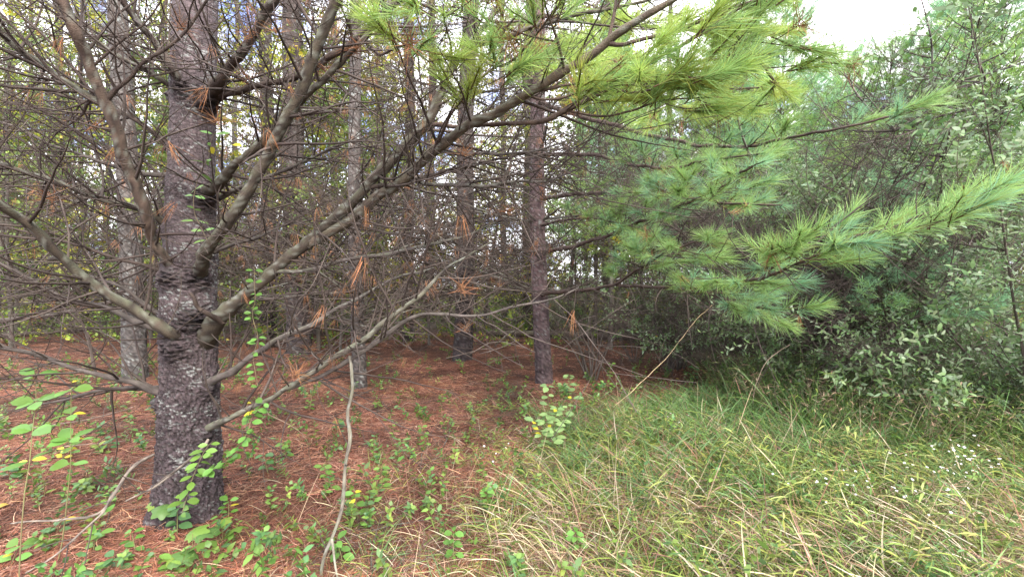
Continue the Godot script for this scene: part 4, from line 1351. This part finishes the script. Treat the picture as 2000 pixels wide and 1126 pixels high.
	for q in [[-0.75, 8.5, "leafy understorey tree with large gaps between the two left pine trunks"], [-0.4, 9.5, "leafy understorey tree whose leaves show between the foreground trunk and the thick scaly one"], [0.38, 12.0, "leafy tree rising behind the bare bush"]]:
		leafy_tree(Vector3(q[0] * q[1], 0, -q[1]), 6.0, 1.6, 1.3, 260, olive, q[2], "", 0.035)
	# --- the thicket at right
	shrub("leafy_shrub", Vector3(5.0, 0, -5.3), "tall grey-green leafy shrub rising against the sky at right", "", 10, 4.6, Vector3(-0.05, 0.6, 0.1), silver, 85, 0.014, 0.2, 0.45)
	shrub("leafy_shrub", Vector3(5.2, 0, -4.3), "dense grey-green shrub at the right edge above the white flowers", "", 11, 3.7, Vector3(0, 0.4, 0.1), silver, 80, 0.012, 0.08)
	shrub("leafy_shrub", Vector3(3.7, 0, -5.6), "low arching shrub with small blue-green leaves under the outermost pine bough", "", 9, 2.3, Vector3(0, 0.1, 0.15), silver, 50, 0.01, 0.12)
	shrub("leafy_shrub", Vector3(6.9, 0, -6.2), "leafy shrub at the back right behind the dense one", "", 8, 3.8, Vector3(0, 0.4, 0), silver, 50, 0.013, 0.15)
	shrub("leafy_shrub", Vector3(4.6, 0, -7.6), "shadowed leafy shrub around the grey trunk in the thicket", "", 8, 3.2, Vector3(0, 0.3, 0), silver, 46, 0.012, 0.1)
	shrub("leafy_shrub", Vector3(2.6, 0, -7.2), "thin leafy shrub sprouting beside the dark many-stemmed bush", "", 7, 2.1, Vector3(0.05, 0.3, 0.1), silver, 24, 0.008, 0.3)
	shrub("leafy_shrub", Vector3(6.0, 0, -8.8), "leafy shrub deep behind the thicket", "", 8, 4.2, Vector3(0, 0.5, 0), silver, 46, 0.013, 0.1)
	shrub("leafy_shrub", Vector3(2.0, 0, -12.5), "pale leafed shrub in the gap right of the reddish-purple trunk, beyond the log", "", 10, 1.9, Vector3(0, 0.2, 0), silver, 34, 0.01, 0.1)
	shrub("leafy_shrub", Vector3(4.6, 0, -13.0), "pale leafed shrub beyond the log behind the dark many-stemmed bush", "", 10, 2.2, Vector3(0, 0.2, 0), silver, 34, 0.01, 0.1)
	for q in [[4.3, -5.3, 1.3, "low spreading shrub with small leaves at the back of the right-hand grass"], [5.5, -5.1, 1.2, "low leafy shrub skirting the thicket behind the white asters"], [6.6, -4.9, 1.4, "low leafy shrub at the right edge, at the foot of the dense one"], [6.0, -4.35, 1.15, "low ragged shrub reaching forward into the grass at the right edge"], [4.7, -4.9, 0.95, "small ragged shrub spilling into the back of the right-hand grass"], [5.6, -6.6, 1.5, "low shrub under the thicket's dark middle"]]:
		shrub("low_shrub", Vector3(q[0], 0, q[1]), q[3], "", 11, q[2], Vector3(0, 0.05, 0.05), silver, 22, 0.006, 0.12, 1.3)
	bare_bush(1155, 742, "bare upright bush of reddish stems just right of the reddish-purple trunk", 9, 1.7, 0.018, 0.35, 3)
	bare_bush(1322, 722, "dark many-stemmed bare bush under the lowest pine bough", 9, 2.1, 0.03, 0.5, 5)
	bare_bush(1240, 706, "twiggy bare bush between the reddish stems and the dark many-stemmed bush", 8, 1.7, 0.012, 0.6, 5)
	bare_bush(1530, 752, "tall brown mass of dead twigs behind the pine boughs at right", 14, 4.3, 0.02, 0.36, 13, 0.9)
	bare_bush(1600, 788, "tall brown leafless shrub between the outermost pine bough and the thicket", 14, 3.8, 0.014, 0.36, 13, 0.8)
	bare_bush(1760, 700, "brown tangle of dead twigs inside the leafy thicket", 9, 2.6, 0.014, 0.5, 6, 0.8)
	bare_bush(1420, 690, "bare twig tangle behind the dark many-stemmed bush", 10, 3.2, 0.018, 0.4, 7, 0.8)
	# --- wood on the ground
	log_on_ground("fallen_log", [at(950, 650, 11.8), at(1080, 652, 11.4), at(1200, 656, 11.0), at(1335, 662, 10.6)], 0.08, 0.1, "dark fallen log lying behind the reddish-purple trunk", Color(0.03, 0.023, 0.02), 8)
	log_on_ground("fallen_log", [at(-60, 628, 8.5), at(80, 618, 8.3), at(190, 596, 8.1), at(290, 570, 8.0)], 0.05, 0.03, "dark broken log leaning among brush at the left behind the pines", Color(0.035, 0.027, 0.024), 8)
	log_on_ground("fallen_log", [gp(-60, 675) + Vector3(0, 0.25, 0), gp(60, 672) + Vector3(0, 0.3, 0), gp(200, 662) + Vector3(0, 0.35, 0)], 0.06, 0.05, "dark rotten log lying at the left edge beyond the needle floor", Color(0.03, 0.022, 0.02), 6)
	var st := thing("propped_stick", "thin pale lichened dead stick propped upright in front of the needle floor", "stick", at(626, 1128, 2.23))
	var sl := limb(st, [Vector4(622, 1140, 2.21, 6), Vector4(641, 1072, 2.24, 8), Vector4(652, 1042, 2.26, 7), Vector4(668, 975, 2.3, 8), Vector4(672, 920, 2.31, 7), Vector4(684, 860, 2.33, 8), Vector4(680, 800, 2.35, 7), Vector4(686, 745, 2.36, 7), Vector4(679, 692, 2.38, 6)], Color(0.08, 0.068, 0.06), Color(0.21, 0.19, 0.15), 0.9, 8)
	twigs(sl.b, sl.pts, sl.rad, 4, 0.1, 0.9, 0.06, 0.2, 0, sl.tips)
	finish(sl, "stem")
	var fk := limb(st, [Vector4(649, 1052, 2.25, 6), Vector4(655, 1080, 2.23, 5), Vector4(658, 1140, 2.2, 4)], Color(0.15, 0.13, 0.11), Color(0.33, 0.31, 0.25), 0.6, 6)
	finish(fk, "fork")
	log_on_ground("fallen_branch", [gp(0, 845) + Vector3(0, 0.03, 0), gp(140, 830) + Vector3(0, 0.04, 0), gp(260, 805) + Vector3(0, 0.05, 0)], 0.008, 0.004, "thin pale fallen branch crossing the needles left of the large pine", Color(0.13, 0.1, 0.085), 4)
	log_on_ground("fallen_branch", [gp(120, 880) + Vector3(0, 0.03, 0), gp(190, 868) + Vector3(0, 0.03, 0), gp(250, 862) + Vector3(0, 0.03, 0)], 0.008, 0.004, "short pale stick on the needles beside the large pine's left side", Color(0.15, 0.11, 0.09), 3)
	log_on_ground("straw_stalk", [gp(1198, 800), at(1300, 700, 5.4), at(1345, 640, 5.3), at(1395, 590, 5.2)], 0.004, 0.002, "long straw-coloured stalk leaning across the dark many-stemmed bush", Color(0.3, 0.23, 0.14), 4)
	log_on_ground("bent_cane", [gp(1470, 812), at(1478, 750, 5.0), at(1500, 705, 5.0), at(1545, 672, 5.0)], 0.005, 0.003, "pale arching cane in front of the shaded hollow at right", Color(0.2, 0.15, 0.12), 4)
	log_on_ground("bent_cane", [gp(480, 830) + Vector3(0, 0.2, 0), at(530, 810, 2.9), at(590, 850, 2.9), gp(612, 925)], 0.004, 0.0025, "thin brown cane arching over the needles right of the large pine", Color(0.16, 0.11, 0.08), 2)
	# --- vines and plants
	vine([Vector4(500, 752, 2.55, 0.002), Vector4(492, 700, 2.55, 0.002), Vector4(505, 660, 2.55, 0.002), Vector4(492, 610, 2.55, 0.002), Vector4(496, 570, 2.55, 0.0015), Vector4(490, 520, 2.6, 0.001)], "climbing vine of paired leaves hanging right of the large pine", "bright", 15, 0.72)
	vine([Vector4(405, 920, 2.5, 0.002), Vector4(450, 890, 2.45, 0.002), Vector4(480, 850, 2.45, 0.002), Vector4(500, 800, 2.5, 0.002), Vector4(520, 780, 2.5, 0.001)], "leafy bright green vine beside the lower right of the large pine's trunk", "bright", 26, 0.8)
	vine([Vector4(355, 1000, 2.45, 0.002), Vector4(375, 930, 2.48, 0.002), Vector4(395, 880, 2.5, 0.002), Vector4(415, 860, 2.5, 0.001)], "small green vine climbing the foot of the large pine", "green", 14, 0.95)
	vine([Vector4(405, 470, 2.5, 0.0015), Vector4(380, 420, 2.5, 0.0015), Vector4(378, 360, 2.5, 0.0015), Vector4(405, 315, 2.45, 0.001), Vector4(425, 260, 2.4, 0.001), Vector4(470, 300, 2.4, 0.001)], "sprig of narrow compound leaves in front of the large pine's upper trunk", "narrow", 13, 0.95)
	for q in [[35, 1150, 1.12, 9, "broad", 0.95, "tall plant with broad bright leaves at the left edge below the bare limb"], [110, 1100, 0.98, 7, "broad", 0.85, "broad-leaved bright plant next to the one at the left edge"], [130, 900, 0.2, 3, "broad", 0.9, "low three-leaved plant right of the broad-leaved plants"], [20, 940, 0.15, 4, "dark", 1.0, "dark green plant at the left edge above the bent twig"],
			[105, 1045, 0.1, 3, "dark", 1.0, "small dark plant at lower left below the pale dead twig"], [180, 1080, 0.12, 3, "green", 1.0, "small green plant at the lower left, below the dead branch tip"], [15, 1105, 0.12, 3, "broad", 0.8, "round-leaved plant in the bottom left corner"], [265, 1080, 0.14, 3, "bright", 0.9, "bright plant with a yellow leaf left of the large pine's foot"],
			[225, 1110, 0.1, 3, "dark", 1.0, "dark low plant between the bottom left corner and the lobed leaves"], [345, 1045, 0.2, 4, "dark", 1.1, "dark leaves standing against the large pine's root"], [445, 1010, 0.14, 3, "bright", 1.0, "bright small plant right of the large pine's root"], [525, 930, 0.2, 5, "dark", 1.0, "dark green bramble-like plant right of the large pine"],
			[560, 900, 0.16, 4, "green", 1.0, "green plant below the arching brown cane"], [650, 960, 0.22, 6, "green", 0.95, "leafy plant touching the propped stick on its left"], [700, 1020, 0.2, 5, "bright", 1.1, "bright broad plant right of the propped stick's foot"], [670, 1100, 0.16, 4, "bright", 1.0, "round-leaved green plant at the bottom beside the stick's fork"],
			[770, 905, 0.2, 7, "narrow", 0.9, "upright narrow-leaved herb on the needles right of the stick"], [830, 880, 0.22, 7, "green", 0.8, "leafy herb left of the silvery sapling"], [740, 960, 0.2, 6, "green", 0.8, "green herb among the first grass right of the stick"], [600, 800, 0.14, 4, "green", 0.9, "small plant in the middle of the needle floor, left of the stick"],
			[660, 840, 0.14, 4, "dark", 0.9, "small dark plant on needles by the middle of the stick"], [480, 790, 0.12, 3, "green", 1.0, "small green plant behind the leafy vine"], [740, 800, 0.12, 4, "green", 0.8, "small plant on the needles right of the slim grey trunk's foot"], [860, 790, 0.14, 5, "green", 0.8, "small herb in front of the central pine trunk"],
			[960, 720, 0.2, 5, "green", 0.9, "small plant right of the central trunk's foot"], [1185, 760, 0.4, 7, "green", 1.0, "green sapling in front of the reddish bare stems"], [1000, 645, 1.0, 10, "bright", 1.4, "pale green sapling behind and left of the reddish-purple trunk"], [1360, 745, 0.25, 6, "dark", 1.1, "dark leafy plant at the foot of the dark many-stemmed bush"],
			[1420, 765, 0.2, 6, "green", 1.1, "green plant at the front of the shaded hollow"], [1560, 790, 0.35, 7, "dark", 1.1, "dark glossy plant beside the dry leaves of the shaded hollow"], [210, 880, 0.14, 4, "dark", 1.0, "low dark plant behind the dead branch left of the large pine"], [260, 850, 0.25, 5, "green", 0.9, "green seedling close against the left of the large pine"],
			[120, 905, 0.12, 3, "yellow", 1.0, "yellow-leaved seedling on the needles at left"], [160, 760, 0.2, 5, "green", 1.1, "green plant behind the lower left limbs near the grey trunk"], [330, 1120, 0.1, 3, "green", 1.0, "low green seedling at the bottom left of the lobed leaves"], [960, 1000, 0.2, 6, "bright", 0.7, "bright herb in the grass below the silvery sapling"],
			[890, 1105, 0.2, 5, "bright", 0.8, "bright herb at the bottom middle in the straw grass"], [1130, 1080, 0.2, 5, "bright", 0.8, "bright herb in the bottom grass right of the middle"]]:
		seedling(gp(q[0], q[1]), q[2], q[3], q[4], q[5], q[6])
	# silvery sapling, the pale sprig behind it and the lobed leaves at the foot of the picture
	seedling(gp(1075, 880), 0.6, 7, "silver", 1.0, "silvery-green broad-leaved sapling standing in the grass below the reddish-purple trunk", "", "silvery_sapling", "sapling", 4)
	seedling(gp(1110, 775), 0.3, 6, "silver", 1.0, "pale leaf sprig at the foot of the reddish-purple trunk's right side", "", "leaf_sprig", "sapling", 2)
	var lob := [lobed_leaf(0.07, 7, 0.28, Color(0.13, 0.22, 0.045)), lobed_leaf(0.062, 5, 0.3, Color(0.09, 0.17, 0.05)), lobed_leaf(0.058, 7, 0.25, Color(0.17, 0.25, 0.05))]
	for q in [[375, 1105, 5, "light green lobed-leaf plant at the bottom in front of the large pine"], [330, 1030, 4, "dull green lobed-leaf plant against the large pine's root"], [435, 1060, 3, "small lobed-leaf plant right of the lower lobed leaves"]]:
		var p := gp(q[0], q[1])
		var t := thing("lobed_leaf_plant", q[3], "plant", p)
		for k in q[2]:
			var a: float = TAU * k / q[2] + rf(-0.4, 0.4)
			var tip := Vector3(cos(a) * rf(0.05, 0.12), rf(0.07, 0.16), sin(a) * rf(0.05, 0.1))
			var b := buf()
			b.tube(curvy(Vector3.ZERO, tip * 0.6 + Vector3(0, 0.1, 0), tip.length(), 4, Vector3.ZERO, 0.02), taper(0.002, 0.0012, 5), 5, Color(0.15, 0.12, 0.05), Color(0.18, 0.16, 0.07))
			part("stalk", b.mesh(M.twig), t)
			placed("leaf", lob[k % 3], t, Transform3D(Basis.from_euler(Vector3(rf(0.1, 0.6), rf(0, TAU), rf(-0.3, 0.3))).scaled(Vector3.ONE * rf(0.8, 1.15)), tip))
	for q in [[1915, 1010, 0.5, 26, "white-flowered aster at the right edge of the grass"], [1850, 985, 0.42, 20, "white-flowered aster left of the one at the right edge"], [1710, 1030, 0.4, 16, "white aster with dark stems in the right half of the grass"], [1545, 985, 0.38, 9, "sparse white aster in the middle of the right grass"], [1800, 1040, 0.4, 14, "white aster in front of the right-edge asters"], [1320, 840, 0.3, 6, "faint white aster at the back of the grass near the shaded hollow"], [975, 930, 0.25, 5, "tiny white aster below the silvery sapling"]]:
		aster(gp(q[0], q[1]), q[2], q[3], q[4])
